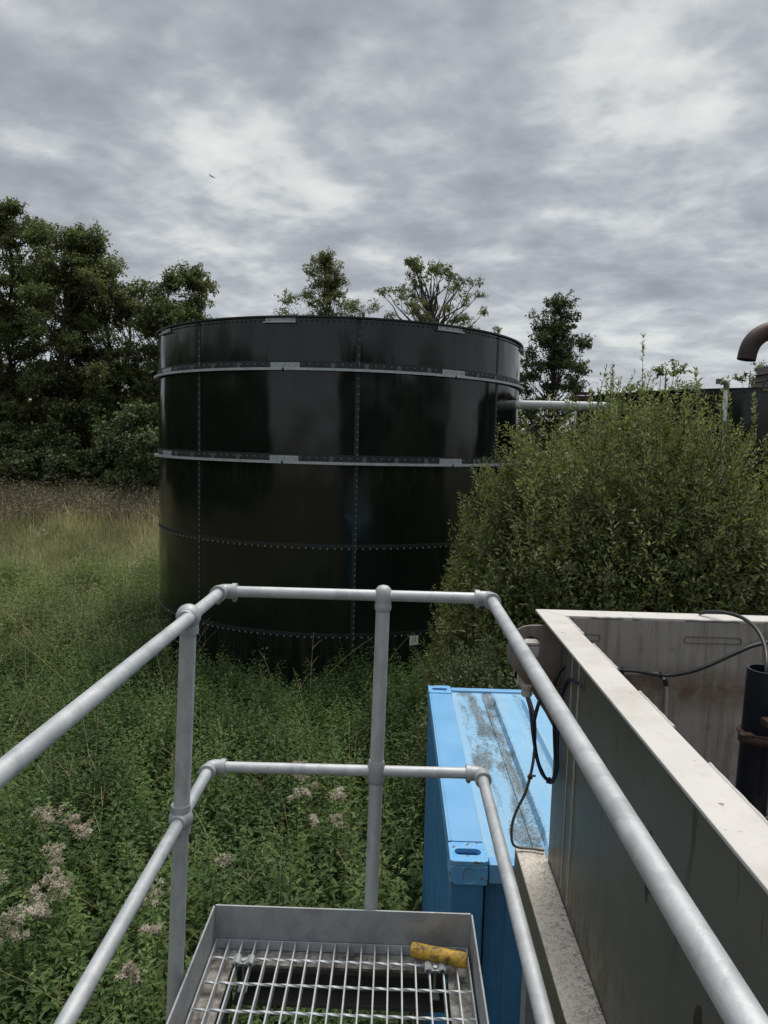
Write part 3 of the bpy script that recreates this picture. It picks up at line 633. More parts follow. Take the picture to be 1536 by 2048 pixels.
m=MB(); m.box((-.4615,2.084,GZ-.155),(.1965,2.090,GZ-.0405)); m.box((-.4615,2.030,GZ-.161),(.1965,2.090,GZ-.1555)); m.box((-.4615,2.030,GZ-.056),(.1965,2.036,GZ-.0405)); m.box((-.4615,2.027,GZ-.166),(.1965,2.033,GZ-.1505)); put('channel_web',m,DIRTY,plat,bevel=.002)
m=MB(); m.box((-.468,-.5,GZ-.16),(-.462,2.029,GZ-.0405)); put('channel_web',m,DIRTY,plat)
m=MB(); m.box((.197,-.5,GZ-.16),(.203,2.029,GZ-.0405)); put('channel_web',m,DIRTY,plat)
for (lx,ly) in((-.50,1.95),(.235,1.95),(-.50,-.4),(.235,-.4)):
    m=MB(); m.box((lx-.03,ly-.03,0),(lx+.03,ly+.03,GZ-.17)); put('leg',m,GALVD,plat,bevel=.004)
for (qx,qy) in((-.423,2.0),(.158,2.0)):
    m=MB()
    for sx in(-.0209,.0209):
        m.tube([(qx+sx-.010,qy-.016,GZ+.001),(qx+sx-.008,qy-.016,GZ+.010),(qx+sx,qy-.016,GZ+.014),(qx+sx+.008,qy-.016,GZ+.010),(qx+sx+.010,qy-.016,GZ+.001)],.003,6)
        v=[];f=[]
        for yy2 in(qy-.018,qy+.018):
            for (a,b) in((-.012,0),(-.010,.008),(0,.0125),(.010,.008),(.012,0)): v.append((qx+sx+a,yy2,GZ+.001+b))
        for i in range(4): f.append((i,i+1,i+6,i+5))
        m.add(v,f)
    m.box((qx-.012,qy-.012,GZ+.0005),(qx+.012,qy+.012,GZ+.004))
    c=put('grating_clip',m,CLIP,plat,smooth=False)
    m=MB(); m.lathe([(.0075,0),(.0075,.006),(.004,.0065)],(qx,qy,GZ+.004),(0,0,1),6); m.tube([(qx,qy,GZ+.004),(qx,qy,GZ-.09)],.004,8); m.box((qx-.014,qy-.02,GZ-.085),(qx+.014,qy+.02,GZ-.080)); put('clip_bolt',m,CLIP,c)
t=thing('yellow_tube','short grimy yellow plastic tube lying on the grating floor','tube')
m=MB(); a=Vector((.087,2.052,GZ+.0215)); b=Vector((.254,2.012,GZ+.0215)); m.tube([a,a.lerp(b,.04),a.lerp(b,.5),a.lerp(b,.96),b],[.0195,.0215,.0212,.0215,.020],24,cap=False); m.tube([a,b],.0165,24,cap=True)
put('tube_wall',m,YEL,t,smooth=True)
# ================================================================ guard rail
rail=thing('guard_rail','galvanised tubular guard rail with ball joints around the platform','railing')
rt=.0168
TLc=Vector((-.524,2.127,3.833)); TRc=Vector((.297,2.127,3.834)); MLc=Vector((-.5565,2.127,3.273)); MRc=Vector((.291,2.127,3.279))
LB=Vector((-.533,1.812,3.833)); LM=Vector((-.5545,1.812,3.277)); LBOT=Vector((-.579,1.812,2.60))
MBt=Vector((-.029,2.127,3.834)); MM=Vector((-.037,2.127,3.278)); MBOT=Vector((-.046,2.127,2.62))
def seg(a,b,r=rt): m=MB(); m.tube([a,a.lerp(b,.5),b],r,24); return m
put('top_rail',seg(TLc+Vector((.03,0,0)),TRc-Vector((.03,0,0))),GALV,rail,smooth=True)
put('top_rail',seg(TLc-Vector((0,.03,0)),Vector((-.545,-.6,3.833))),GALV,rail,smooth=True)
put('top_rail',seg(TRc-Vector((0,.03,0)),Vector((.302,-.6,3.834))),GALV,rail,smooth=True)
put('middle_rail',seg(MLc+Vector((.03,0,0)),MRc-Vector((.03,0,0))),GALV,rail,smooth=True)
put('middle_rail',seg(MLc-Vector((0,.03,0)),Vector((-.548,-.6,3.273))),GALV,rail,smooth=True)
put('middle_rail',seg(MRc-Vector((0,.03,0)),Vector((.291,-.6,3.279))),GALV,rail,smooth=True)
put('post',seg(LBOT,LB-Vector((0,0,.02)),.0213),GALV,rail,smooth=True); put('post',seg(MBOT,MBt-Vector((0,0,.015)),.0213),GALV,rail,smooth=True)
put('post',seg(Vector((-.579,-.45,2.60)),Vector((-.545,-.45,3.82)),.0213),GALV,rail,smooth=True); put('post',seg(Vector((.30,-.45,2.60)),Vector((.302,-.45,3.82)),.0213),GALV,rail,smooth=True)
def elbow(c,dx_,name='elbow'):
    c=Vector(c); A=c+Vector((dx_*.046,0,0)); B=c+Vector((0,-.046,0)); r=.0225
    arc=bez(c+Vector((dx_*.024,0,0)),c,c+Vector((0,-.024,0)),8)
    m=MB(); m.tube([A]+arc+[B],r,24)
    m.lathe([(.0255,-.004),(.0262,0),(.0262,.010),(.0235,.013)],A-Vector((dx_*.008,0,0)),(-dx_*-1,0,0),24) if False else None
    m.tube([A+Vector((dx_*.002,0,0)),A-Vector((dx_*.012,0,0))],.0255,24); m.tube([B+Vector((0,-.002,0)),B+Vector((0,.012,0))],.0255,24)
    m.lathe([(.006,0),(.006,.010),(.004,.012)],B+Vector((0,.006,-.020)),(0,0,-1),8); m.lathe([(.006,0),(.006,.010),(.004,.012)],A+Vector((-dx_*.006,0,-.020)),(0,0,-1),8)
    put(name,m,FIT,rail,smooth=True)
elbow(TLc,1); elbow(TRc,-1); elbow(MLc,1); elbow(MRc,-1)
def collar(m,c,ax,r=.0265,h=.012): m.tube([Vector(c)-Vector(ax)*h,Vector(c)+Vector(ax)*h],r,24)
m=MB(); m.ball(LB,.0325); collar(m,LB-Vector((0,0,.036)),(0,0,1),.026,.010); 
for s_ in(-1,1): m.tube([LB+Vector((0,s_*.018,0)),LB+Vector((0,s_*.031,0))],[.0235,.0205],24)
put('ball_joint',m,FIT,rail,smooth=True)
m=MB(); m.ball(LM,.0325); collar(m,LM-Vector((0,0,.030)),(0,0,1),.0255,.010); collar(m,LM+Vector((0,0,.030)),(0,0,1),.0255,.010)
for s_ in(-1,1): m.tube([LM+Vector((0,s_*.018,0)),LM+Vector((0,s_*.031,0))],[.0235,.0205],24)
put('ball_joint',m,FIT,rail,smooth=True)
m=MB(); m.lathe([(.0245,-.045),(.0258,-.04),(.0258,-.028),(.0245,-.024),(.0268,-.010),(.0268,.006),(.0235,.020),(.015,.029),(.004,.032)],MBt,(0,0,1),28); put('ball_joint',m,FIT,rail,smooth=True)
m=MB(); m.lathe([(.0240,-.036),(.0256,-.034),(.0262,-.024),(.0275,-.012),(.0275,.010),(.0262,.022),(.0245,.030),(.0238,.033)],MM,(0,0,1),28); put('ball_joint',m,FIT,rail,smooth=True)

# ================================================================ stainless tub
tub=thing('steel_tub','open stainless steel tub with a pale speckled rim and stained sides right of the railing','steel tank')
X0,Y1t,ZR,ZS=.68,2.86,3.62,2.573
m=MB(); m.box((X0,-1.2,1.2),(X0+.010,Y1t-.03,ZR-.010)); put('side_wall',m,S_SIDE,tub)
m=MB(); m.box((X0+.0105,2.82,1.2),(3.6,2.83,ZR-.010)); put('end_wall',m,S_IN,tub)
m=MB(); m.box((3.6005,-1.2,1.2),(3.61,2.83,ZR-.010)); put('side_wall',m,S_IN,tub)
m=MB(); m.box((X0+.0105,-1.21,1.2),(3.6,-1.2,ZR-.010)); put('end_wall',m,S_IN,tub)
m=MB(); m.box((X0+.0105,-1.1995,1.4),(3.6,2.8195,1.41)); put('floor_plate',m,S_IN,tub)
# rim: mitred strips
def rimpoly(pts,z0=ZR-.0095,z1=ZR): m=MB(); n=len(pts); m.add([(a,b,z0) for a,b in pts]+[(a,b,z1) for a,b in pts],[tuple(range(n-1,-1,-1)),tuple(range(n,2*n))]+[(i,(i+1)%n,n+(i+1)%n,n+i) for i in range(n)]); return m
put('rim',rimpoly([(.597,-1.3),(.698,-1.2),(.698,2.823),(.597,2.926)]),S_RIM,tub,bevel=.002)
put('rim',rimpoly([(.5985,2.9265),(.699,2.8245),(3.58,2.8245),(3.69,2.9265)]),S_RIM,tub,bevel=.002)
put('rim',rimpoly([(3.58,2.823),(3.58,-1.2),(3.69,-1.3),(3.69,2.925)]),S_RIM,tub,bevel=.002)
m=MB()
for (xa,xb_) in((.80,.93),(1.18,1.40),(1.5,1.62),(.97,1.0)): 
    K=12; pts=[(xa+(xb_-xa)*i/K,2.8215+.001*math.sin(i*2.1),ZR-.002+.001*math.sin(i*1.3)) for i in range(K+1)]; m=MB(); m.tube(pts,.0045,6); put('weld_bead',m,S_RIM,tub)
for (ya,yb) in((2.55,2.8),(2.15,2.42),(1.7,1.95),(1.2,1.5)):
    K=14; pts=[(.700+.0008*math.sin(i*1.9),ya+(yb-ya)*i/K,ZR-.001) for i in range(K+1)]; m=MB(); m.tube(pts,.004,6); put('weld_bead',m,S_RIM,tub)
def oval(x0,x1,z,y=2.8185,r=.013):
    K=14; pts=[]
    for i in range(K+1): a=math.pi/2-math.pi*i/K; pts.append((x1-r+r*math.cos(a),y,z+r*math.sin(a)+.0012*math.sin(i)))
    for i in range(K+1): a=-math.pi/2-math.pi*i/K; pts.append((x0+r+r*math.cos(a),y,z+r*math.sin(a)))
    return pts
for q in((.745,.842,3.534),(1.178,1.407,3.537)): m=MB(); m.tube(oval(*q),.0022,6,closed=True); put('slot_weld',m,WELDD,tub)
m=MB(); pts=[(X0-.001,2.50+.0015*math.sin(i*1.7),2.60+i*.02) for i in range(50)]; m.tube(pts,.004,6); put('weld_seam',m,WELD,tub); m=MB(); pts=[(X0-.001,2.60+.0015*math.sin(i*1.9),2.60+i*.02) for i in range(50)]; m.tube(pts,.003,6); put('weld_seam',m,WELD,tub)
# ledge beam
m=MB(); m.box((.557,-1.2,ZS-.15),(X0-.0005,2.925,ZS)); put('ledge',m,S_SHELF,tub,bevel=.006)
for (lx,ly) in((.62,2.7),(.62,-1.0),(3.5,2.7),(3.5,-1.0)):
    m=MB(); m.box((lx-.045,ly-.045,0),(lx+.045,ly+.045,ZS-.151 if lx<1 else 1.199)); put('leg',m,GALVD,tub,bevel=.004)
m=MB(); m.box((X0+.02,-1.15,1.09),(3.5,-1.0,1.199)); m.box((X0+.02,2.6,1.09),(3.45,2.75,1.199)); put('base_beam',m,GALVD,tub)
# lifting lug with an ear shape and an oblong eye
ol=[(.700,3.592),(.62,3.590),(.549,3.588),(.522,3.582),(.500,3.570),(.484,3.553),(.470,3.528),(.463,3.500),(.463,3.470),(.470,3.440),(.485,3.412),(.519,3.378),(.545,3.345),(.572,3.312),(.599,3.270),(.626,3.230),(.66,3.17),(.679,3.16),(.679,3.22),(.679,3.30),(.679,3.38),(.679,3.45),(.679,3.52),(.690,3.575)]
hc=(.558,3.496)
hl=[]
for (a,b) in ol:
    an=math.atan2(b-hc[1],a-hc[0]); hl.append((hc[0]+.034*math.cos(an),hc[1]+.034*math.sin(an)+.014*(1 if math.sin(an)>0 else -1)))
m=MB(); m.plate([(a,2.775,b) for a,b in ol],[(a,2.775,b) for a,b in hl],(0,.012,0),1); put('lifting_lug',m,S_LUG,tub,bevel=.0015)
# gland plate where the cables leave the wall
m=MB(); m.lathe([(.022,0),(.022,.004),(.012,.005),(.012,.016)],(X0,2.44,3.47),(-1,0,0),14); put('cable_gland',m,WELDD,tub,smooth=True)
# ---- junction box and cables
t=thing('junction_box','small pale grey plastic connector box behind the lifting lug above the blue roof','junction box')
m=MB(); m.box((.508,2.79,3.335),(.60,2.85,3.50)); m.box((.515,2.787,3.50),(.595,2.85,3.515)); put('box_body',m,PLAST,t,bevel=.008)
m=MB()
for q in(0,1,2): m.box((.5035,2.795,3.36+q*.0),(.5075,2.803+q*.02,3.49))
put('box_ribs',m,PLAST,t)
m=MB(); m.lathe([(.030,0),(.030,-.01),(.024,-.022),(.022,-.03),(.022,-.052),(.018,-.056)],(.552,2.80,3.345),(0,0,1),16); put('box_gland',m,PLAST,t,smooth=True)
def spline(P,k=6):
    P=[Vector(p) for p in P]; o=[]
    for i in range(len(P)-1):
        p0=P[max(i-1,0)];p1=P[i];p2=P[i+1];p3=P[min(i+2,len(P)-1)]
        for j in range(k):
            q=j/k; o.append(.5*((2*p1)+(-p0+p2)*q+(2*p0-5*p1+4*p2-p3)*q*q+(-p0+3*p1-3*p2+p3)*q**3))
    return o+[P[-1]]
def cable(name,label,pts,r,ma,ties=()):
    t=thing(name,label,'cable','cables around the steel tub'); sp=spline(pts); m=MB(); m.tube(sp,r,10); put('sheath',m,ma,t,smooth=True)
    for q in ties:
        i=int(q*(len(sp)-2)); m=MB(); m.tube([sp[i].lerp(sp[i+1],0),sp[i].lerp(sp[i+1],.6)],r*1.9,10); m.box(tuple(sp[i]+Vector((r*1.5,-.004,-.003))),tuple(sp[i]+Vector((r*1.5+.012,.004,.003)))); put('cable_tie',m,CABLE,t)
cable('cable','thick black cable arching from the outer tub wall and hanging in a loop',[(.700,2.60,3.470),(.694,2.70,3.460),(.666,2.72,3.428),(.646,2.72,3.382),(.640,2.72,3.305),(.649,2.72,3.224),(.659,2.72,3.101),(.666,2.72,3.04),(.661,2.72,2.990),(.645,2.72,2.973),(.614,2.72,3.001),(.589,2.72,3.068),(.576,2.725,3.14),(.572,2.73,3.201),(.590,2.74,3.283),(.61,2.76,3.31)],.0075,CABLE,(.62,))
cable('cable','thin dark blue cable from the gland looping down with the black one',[(.665,2.44,3.47),(.660,2.52,3.455),(.668,2.62,3.42),(.675,2.68,3.374),(.664,2.70,3.314),(.662,2.70,3.212),(.664,2.70,3.111),(.668,2.70,3.039),(.655,2.70,2.987),(.636,2.70,2.978),(.605,2.70,3.027),(.583,2.71,3.087),(.567,2.72,3.169),(.560,2.75,3.249),(.548,2.795,3.300)],.006,CABLEB,(.35,))
cable('cable','grey cable dropping in a long bow to the end of the rusty ledge',[(.556,2.80,3.300),(.566,2.76,3.265),(.577,2.74,3.214),(.582,2.74,3.142),(.581,2.74,3.069),(.573,2.74,2.996),(.558,2.76,2.901),(.535,2.80,2.806),(.525,2.84,2.715),(.536,2.88,2.62),(.562,2.89,2.590),(.62,2.89,2.586),(.672,2.875,2.588)],.006,CABLEG,(.45,))
cable('cable','black cable clipped along the inner tub wall rising to the right',[(.72,2.80,3.455),(.80,2.79,3.44),(.893,2.775,3.418),(.974,2.77,3.416),(1.053,2.77,3.405),(1.11,2.765,3.405),(1.18,2.74,3.430),(1.244,2.72,3.466),(1.336,2.70,3.525),(1.411,2.70,3.558),(1.50,2.68,3.575),(1.75,2.6,3.58)],.0075,CABLE,(.22,.4))
cable('cable','black cable arching over the far rim down into the black pipe',[(1.266,2.90,3.628),(1.30,2.86,3.645),(1.335,2.80,3.655),(1.358,2.72,3.655),(1.360,2.62,3.640),(1.345,2.53,3.61),(1.315,2.45,3.58),(1.296,2.41,3.53),(1.29,2.40,3.40)],.0075,CABLE)
t=thing('conduit','thin metal conduit bent downward on the inner tub wall under the black cable','conduit')
m=MB(); m.tube(spline([(.72,2.805,3.42),(.86,2.805,3.398),(1.043,2.805,3.397),(1.080,2.805,3.392),(1.103,2.805,3.372),(1.113,2.805,3.34),(1.119,2.805,3.20),(1.119,2.805,2.6)]),.0075,12); put('tube_run',m,WELD,t,smooth=True)
m=MB(); m.tube([(1.103,2.80,3.376),(1.113,2.80,3.352)],.010,10); put('sleeve',m,DARK,t)
# ---- pipes inside the tub
t=thing('black_pipe','upright black plastic pipe with a rusty clamp inside the steel tub','pipe')
a=Vector((1.286,2.40,3.555)); b=Vector((1.245,2.40,1.42)); a2=a.lerp(b,.004)
m=MB(); m.tube([a,a.lerp(b,.5),b],.056,28,cap=False); m.tube([a,a.lerp(b,.5),b],.049,28,cap=False)
m.plate([a+Vector((.056*math.cos(2*math.pi*i/28),.056*math.sin(2*math.pi*i/28),-.0005)) for i in range(28)],[a+Vector((.049*math.cos(2*math.pi*i/28),.049*math.sin(2*math.pi*i/28),-.0005)) for i in range(28)],(0,0,.0015),0)
put('pipe_wall',m,PIPEB,t,smooth=True)
m=MB(); q=a.lerp(b,.105); m.tube([q+Vector((.062*math.cos(2*math.pi*i/28),.062*math.sin(2*math.pi*i/28),0)) for i in range(28)],.009,8,closed=True)
m.box((q.x-.095,q.y-.075,q.z-.012),(q.x-.05,q.y-.045,q.z+.018)); m.box((q.x+.03,q.y-.075,q.z-.026),(q.x+.075,q.y-.05,q.z+.006)); m.tube([(q.x-.08,q.y-.065,q.z),(q.x-.01,q.y-.072,q.z-.014),(q.x+.06,q.y-.068,q.z-.022)],.014,8)
put('pipe_clamp',m,RUST,t,bevel=.004)
t=thing('grey_pipe','dirty grey pipe clamped in front of the black one at the right frame edge','pipe')
m=MB(); m.tube([(1.300,2.27,3.50),(1.292,2.27,3.10)],.030,20); m.tube([(1.292,2.27,3.10),(1.292,2.27,3.092),(1.268,2.27,3.086),(1.262,2.27,3.093)],.006,8); put('pipe_wall',m,PIPEG,t,smooth=True)
m=MB(); m.tube([(1.300+.034*math.cos(2*math.pi*i/20),2.27+.034*math.sin(2*math.pi*i/20),3.405) for i in range(20)],.008,6,closed=True); m.box((1.24,2.25,3.393),(1.27,2.32,3.417)); put('pipe_clamp',m,RUST,t,bevel=.003)
# ---- bird
t=thing('bird','tiny dark bird gliding below the bright cloud patch','bird')
m=MB(); bc=Vector((-14.3,55,4.3+19.35))
m.ball(bc,.07,(1,1,3.2),10,8,axis=(1,.3,-.25)); m.ball(bc+Vector((.24,.07,-.05)),.05,(1,1,1),8,6)
w_=bc; m.add([w_+Vector((.10,0,0)),w_+Vector((-.16,0,0)),w_+Vector((-.40,-.3,.20)),w_+Vector((-.30,-.3,.22)),w_+Vector((-.2,-.2,.16))],[(0,1,2,3,4)]); m.add([w_+Vector((.10,0,0)),w_+Vector((-.16,0,0)),w_+Vector((.15,.6,.30)),w_+Vector((.28,.6,.33))],[(0,1,2,3)]); m.add([w_+Vector((-.22,0,.03)),w_+Vector((-.52,-.08,.10)),w_+Vector((-.5,.08,.10))],[(0,1,2)])
ob=put('body',m,BIRD,t); ob.data.transform(Matrix.Translation(bc)@Matrix.Scale(.62,4)@Matrix.Translation(-bc))
# ================================================================ trees
def rdir(n): return nz(rng.normal(size=(n,3)))
def limb(p0,p1,k=7,sag=.12,wob=.05):
    p0=np.array(p0);p1=np.array(p1); L_=np.linalg.norm(p1-p0); t=np.linspace(0,1,k)[:,None]
    up=np.array([0,0,1.]); mid=p0*(1-t)+p1*t+up*np.sin(t*math.pi)*(-sag)*L_*0+up*(t**2-t)*sag*L_*1.2
    w_=rng.normal(0,wob*L_,(k,3))*np.sin(t*math.pi); return mid+w_
def tree(x,y,h,wd,ma,label,name='alder_tree',group='trees beyond the meadow',z0f=.12,ncl=70,spc=320,ls=.12,clr=.9,shape='round',trunk=.16,open_=0,flat=.65,bw=1.0,cat='tree',shell=.55,prof=None):
    z0=float(gz(np.array(x),np.array(y))); t=thing(name,label,cat,group,(x,y,z0)); rw=wd/2
    # crown clusters: rejection sample in crown envelope, biased to the outside
    cs=[]
    while len(cs)<ncl:
        u=rng.uniform(0,1); a=rng.uniform(0,2*math.pi)
        if prof is not None: env=np.interp(u,prof[0],prof[1])
        elif shape=='round': env=(max(0,1-((u-.42)/.60)**2))**.5
        elif shape=='cone': env=(1-u)**.75*(.55+.45*min(1,u*5+.2))
        else: env=min(1,(1-u)*2.2)**.5*(.75+.25*math.sin(a*3+x))
        r=(rng.uniform(0,1)**shell)*rw*env*(1+.18*math.sin(a*3+x*2)+.12*math.sin(a*5+y))
        z=z0+h*(z0f+(1-z0f)*u)-clr*.5*u
        cs.append((x+r*math.cos(a),y+r*math.sin(a)*.9,z,u))
    cs=np.array(cs)
    K=9; tt=np.linspace(0,1,K); top=np.array([x+rng.normal(0,.04*h*.3),y,z0+h*.93]); tr=limb((x,y,z0-.3),top,K,0,.012)
    rad=np.linspace(trunk,.02,K)
    m=MB(); m.tube([tuple(p) for p in tr],[float(r) for r in rad],9)
    m2=[]; 
    for i in range(0,len(cs),1):
        c=cs[i,:3]; tz=np.clip((c[2]-z0)/h-.10-.35*np.hypot(c[0]-x,c[1]-y)/h,.05,.95); f_=tz*(K-1); j=int(min(K-2,f_)); p=tr[j]*(1-(f_-j))+tr[j+1]*(f_-j)
        lb=limb(p,c,6,.10,.05); r0=min(trunk*.45,.02+.010*np.linalg.norm(c-p))*bw; m2.append((lb,np.linspace(r0,.008*bw,6)))
    P=np.stack([a for a,b in m2]); Rr=np.stack([b for a,b in m2]); V,Fc,_=stems(P,Rr,np.zeros(len(P)))
    m.add(V.tolist(),Fc.tolist()); put('trunk',m,BARK,t,smooth=False)
    # sprays inside each cluster
    ns=max(6,int(spc/14)); n=len(cs)*ns; ci=np.repeat(np.arange(len(cs)),ns)
    sdv=rdir(n); sdv[:,2]*=flat; sdv[:,2]+=.15; rr_=clr*(rng.uniform(.15,1,n)**.6)[:,None]*rng.uniform(.6,1.25,len(cs))[ci][:,None]
    sc_=cs[ci,:3]+sdv*rr_
    nl=14; N_=n*nl; si=np.repeat(np.arange(n),nl); tl=rng.uniform(-.5,.5,N_)
    ax=nz(sdv+rdir(n)*.6)[si]; pos=sc_[si]+ax*(tl*clr*.55)[:,None]+rng.normal(0,clr*.08,(N_,3))
    dr=nz(ax*.4+rdir(N_)+np.array([0,0,-.3])); up=nz(rdir(N_)*.7+np.array([0,0,1.]))
    ln=ls*rng.uniform(.7,1.35,N_); cr_=rng.uniform(-.16,.16,len(cs))[ci][si]; sr=rng.uniform(-.12,.12,n)[si]
    V,Fc,rn=leaves(pos,dr,up,ln,ln*.75,np.clip(.45+cr_+sr+rng.normal(0,.16,N_),0,1),kite=True)
    npmesh('crown',V,Fc,ma,t,rn); return t
def at(px,Y_): # horizontal position on the ground plane for a bearing
    return (px-794)/1420*Y_
def hz(px,py,Y_): return EZ+(884+.027*(px-794)-py)/1420*Y_
specs=[
 (-60,405,260,44,ALD,'tall dark alder at the far left edge of the frame',90,'round'),
 (40,420,230,43,ALD,'tall full alder with a twiggy top at the left edge',95,'round'),
 (135,445,210,42,ALD,'tall alder with a stepped crown, second from the left',95,'round'),
 (205,500,150,44,ALD,'alder whose bare-tipped branch points right over the gap',60,'round'),
 (262,575,130,46,ALD,'lower alder filling the gap left of the black tank',50,'round'),
 (325,525,120,43,ALD,'slim alder with one upright leading shoot left of the tank',45,'round'),
 (392,540,115,45,ALD,'alder leaning over the left end of the tank rim',50,'round'),
]
for (px,py,wp,Y_,ma,lab,nc,sh) in specs:
    x_=at(px,Y_); h_=hz(px,py,Y_)-float(gz(np.array(x_),np.array(Y_)))
    tree(x_,Y_,h_,wp/1420*Y_,ma,lab,ncl=int(nc*1.15),spc=560,ls=.14,clr=.85,shape=sh,trunk=.22,z0f=.10,shell=.5)
tree(at(650,50),50,hz(650,518,50)-1.15,7.6,OPN,'airy pale green tree with a tall narrow top behind the tank','ash_tree','trees behind the black tank',.55,84,340,.105,.62,'x',.16,prof=([0,.3,.50,.64,.8,1],[1,1,1,.50,.42,.16]),shell=.5)
tree(at(850,48),48,hz(850,528,48)-1.15,8.0,OPN,'open crowned tree with dark forked limbs showing, right behind the tank','ash_tree','trees behind the black tank',.55,90,250,.10,.55,'x',.2,bw=1.8,prof=([0,.3,.5,.75,.92,1],[1,1,1,.78,.5,.25]),shell=.4)
tree(at(1098,38),38,hz(1098,606,38)-.9,5.5,DRK,'dark conical tree standing right of the black tank','conical_tree','trees behind the black tank',.3,130,260,.11,.55,'x',.16,prof=([0,.25,.45,.65,.8,.9,1],[1,1,.9,.62,.55,.30,.2]),shell=.6)
tree(at(1480,45),45,hz(1480,728,45)-1.1,4.2,OPN,'small pale round tree far off above the low black tank','ash_tree','trees behind the black tank',.2,30,170,.14,.6,'round',.12)
tree(at(1310,30),30,hz(1310,712,30)-.6,3.2,OPN,'small light tree showing through the top shoots of the willow bush','ash_tree','trees behind the black tank',.2,30,170,.12,.5,'round',.12)
# understorey shrubs below the alders
ush=[(20,850,190,38,'wide leafy shrub under the leftmost alder'),(150,790,150,40,'tall leafy shrub under the second alder'),(285,805,150,36,'bright leafy shrub next to the left side of the tank'),(230,880,140,38,'low shrub at the meadow edge under the alders'),(90,890,160,37,'low dark shrub at the meadow edge far left')]
for (px,py,wp,Y_,lab) in ush:
    x_=at(px,Y_); tree(x_,Y_,hz(px,py,Y_)-float(gz(np.array(x_),np.array(Y_))),wp/1420*Y_,SHR if px==285 else UND,lab,'woodland_shrub','shrubs under the alders',.0,46,260,.16,.8,'round',.07,cat='shrub')
# far-off wood closing the horizon behind the alders
def mass(name,x0,x1,y0,y1,zt,n,ls,ma,label,cat):
    N_=n; x_=rng.uniform(x0,x1,N_); y_=rng.uniform(y0,y1,N_); zb=gz(x_,y_); ht=zt*(.75+.25*fld(x_,y_,.5,2)); z_=zb+rng.uniform(0,1,N_)**.8*ht
    V,Fc,rn=leaves(np.stack([x_,y_,z_],-1),rdir(N_),nz(rdir(N_)*.6+np.array([0,0,1])),ls*rng.uniform(.7,1.3,N_),ls*rng.uniform(.5,1,N_),np.clip(.35+rng.normal(0,.2,N_),0,1),kite=True)
    o=npmesh(name,V,Fc,ma,None,rn); tag(o,label,cat,kind='stuff')
mass('distant_wood',-60,60,60,68,6.0,60000,.5,ALD,'dark far wood closing the view behind the trees','wood')
mass('distant_wood',-36,-8,46,52,8.0,60000,.34,ALD,'dense dark wood filling the gaps behind the alders','wood')

mass('unseen_wood_belt',-46,-34,-34,42,12,30000,.9,ALD,'unseen wood added left of the frame to darken the tank reflections','wood')  # three unseen woods, added only to darken the black tank's reflections
mass('unseen_wood_belt',2,48,-40,-30,12,26000,.9,ALD,'unseen wood added behind the platform to darken the tank reflections','wood')
mass('unseen_wood_belt',36,48,-30,-2,11,22000,.9,ALD,'unseen wood added right of the frame to darken the tank reflections','wood')
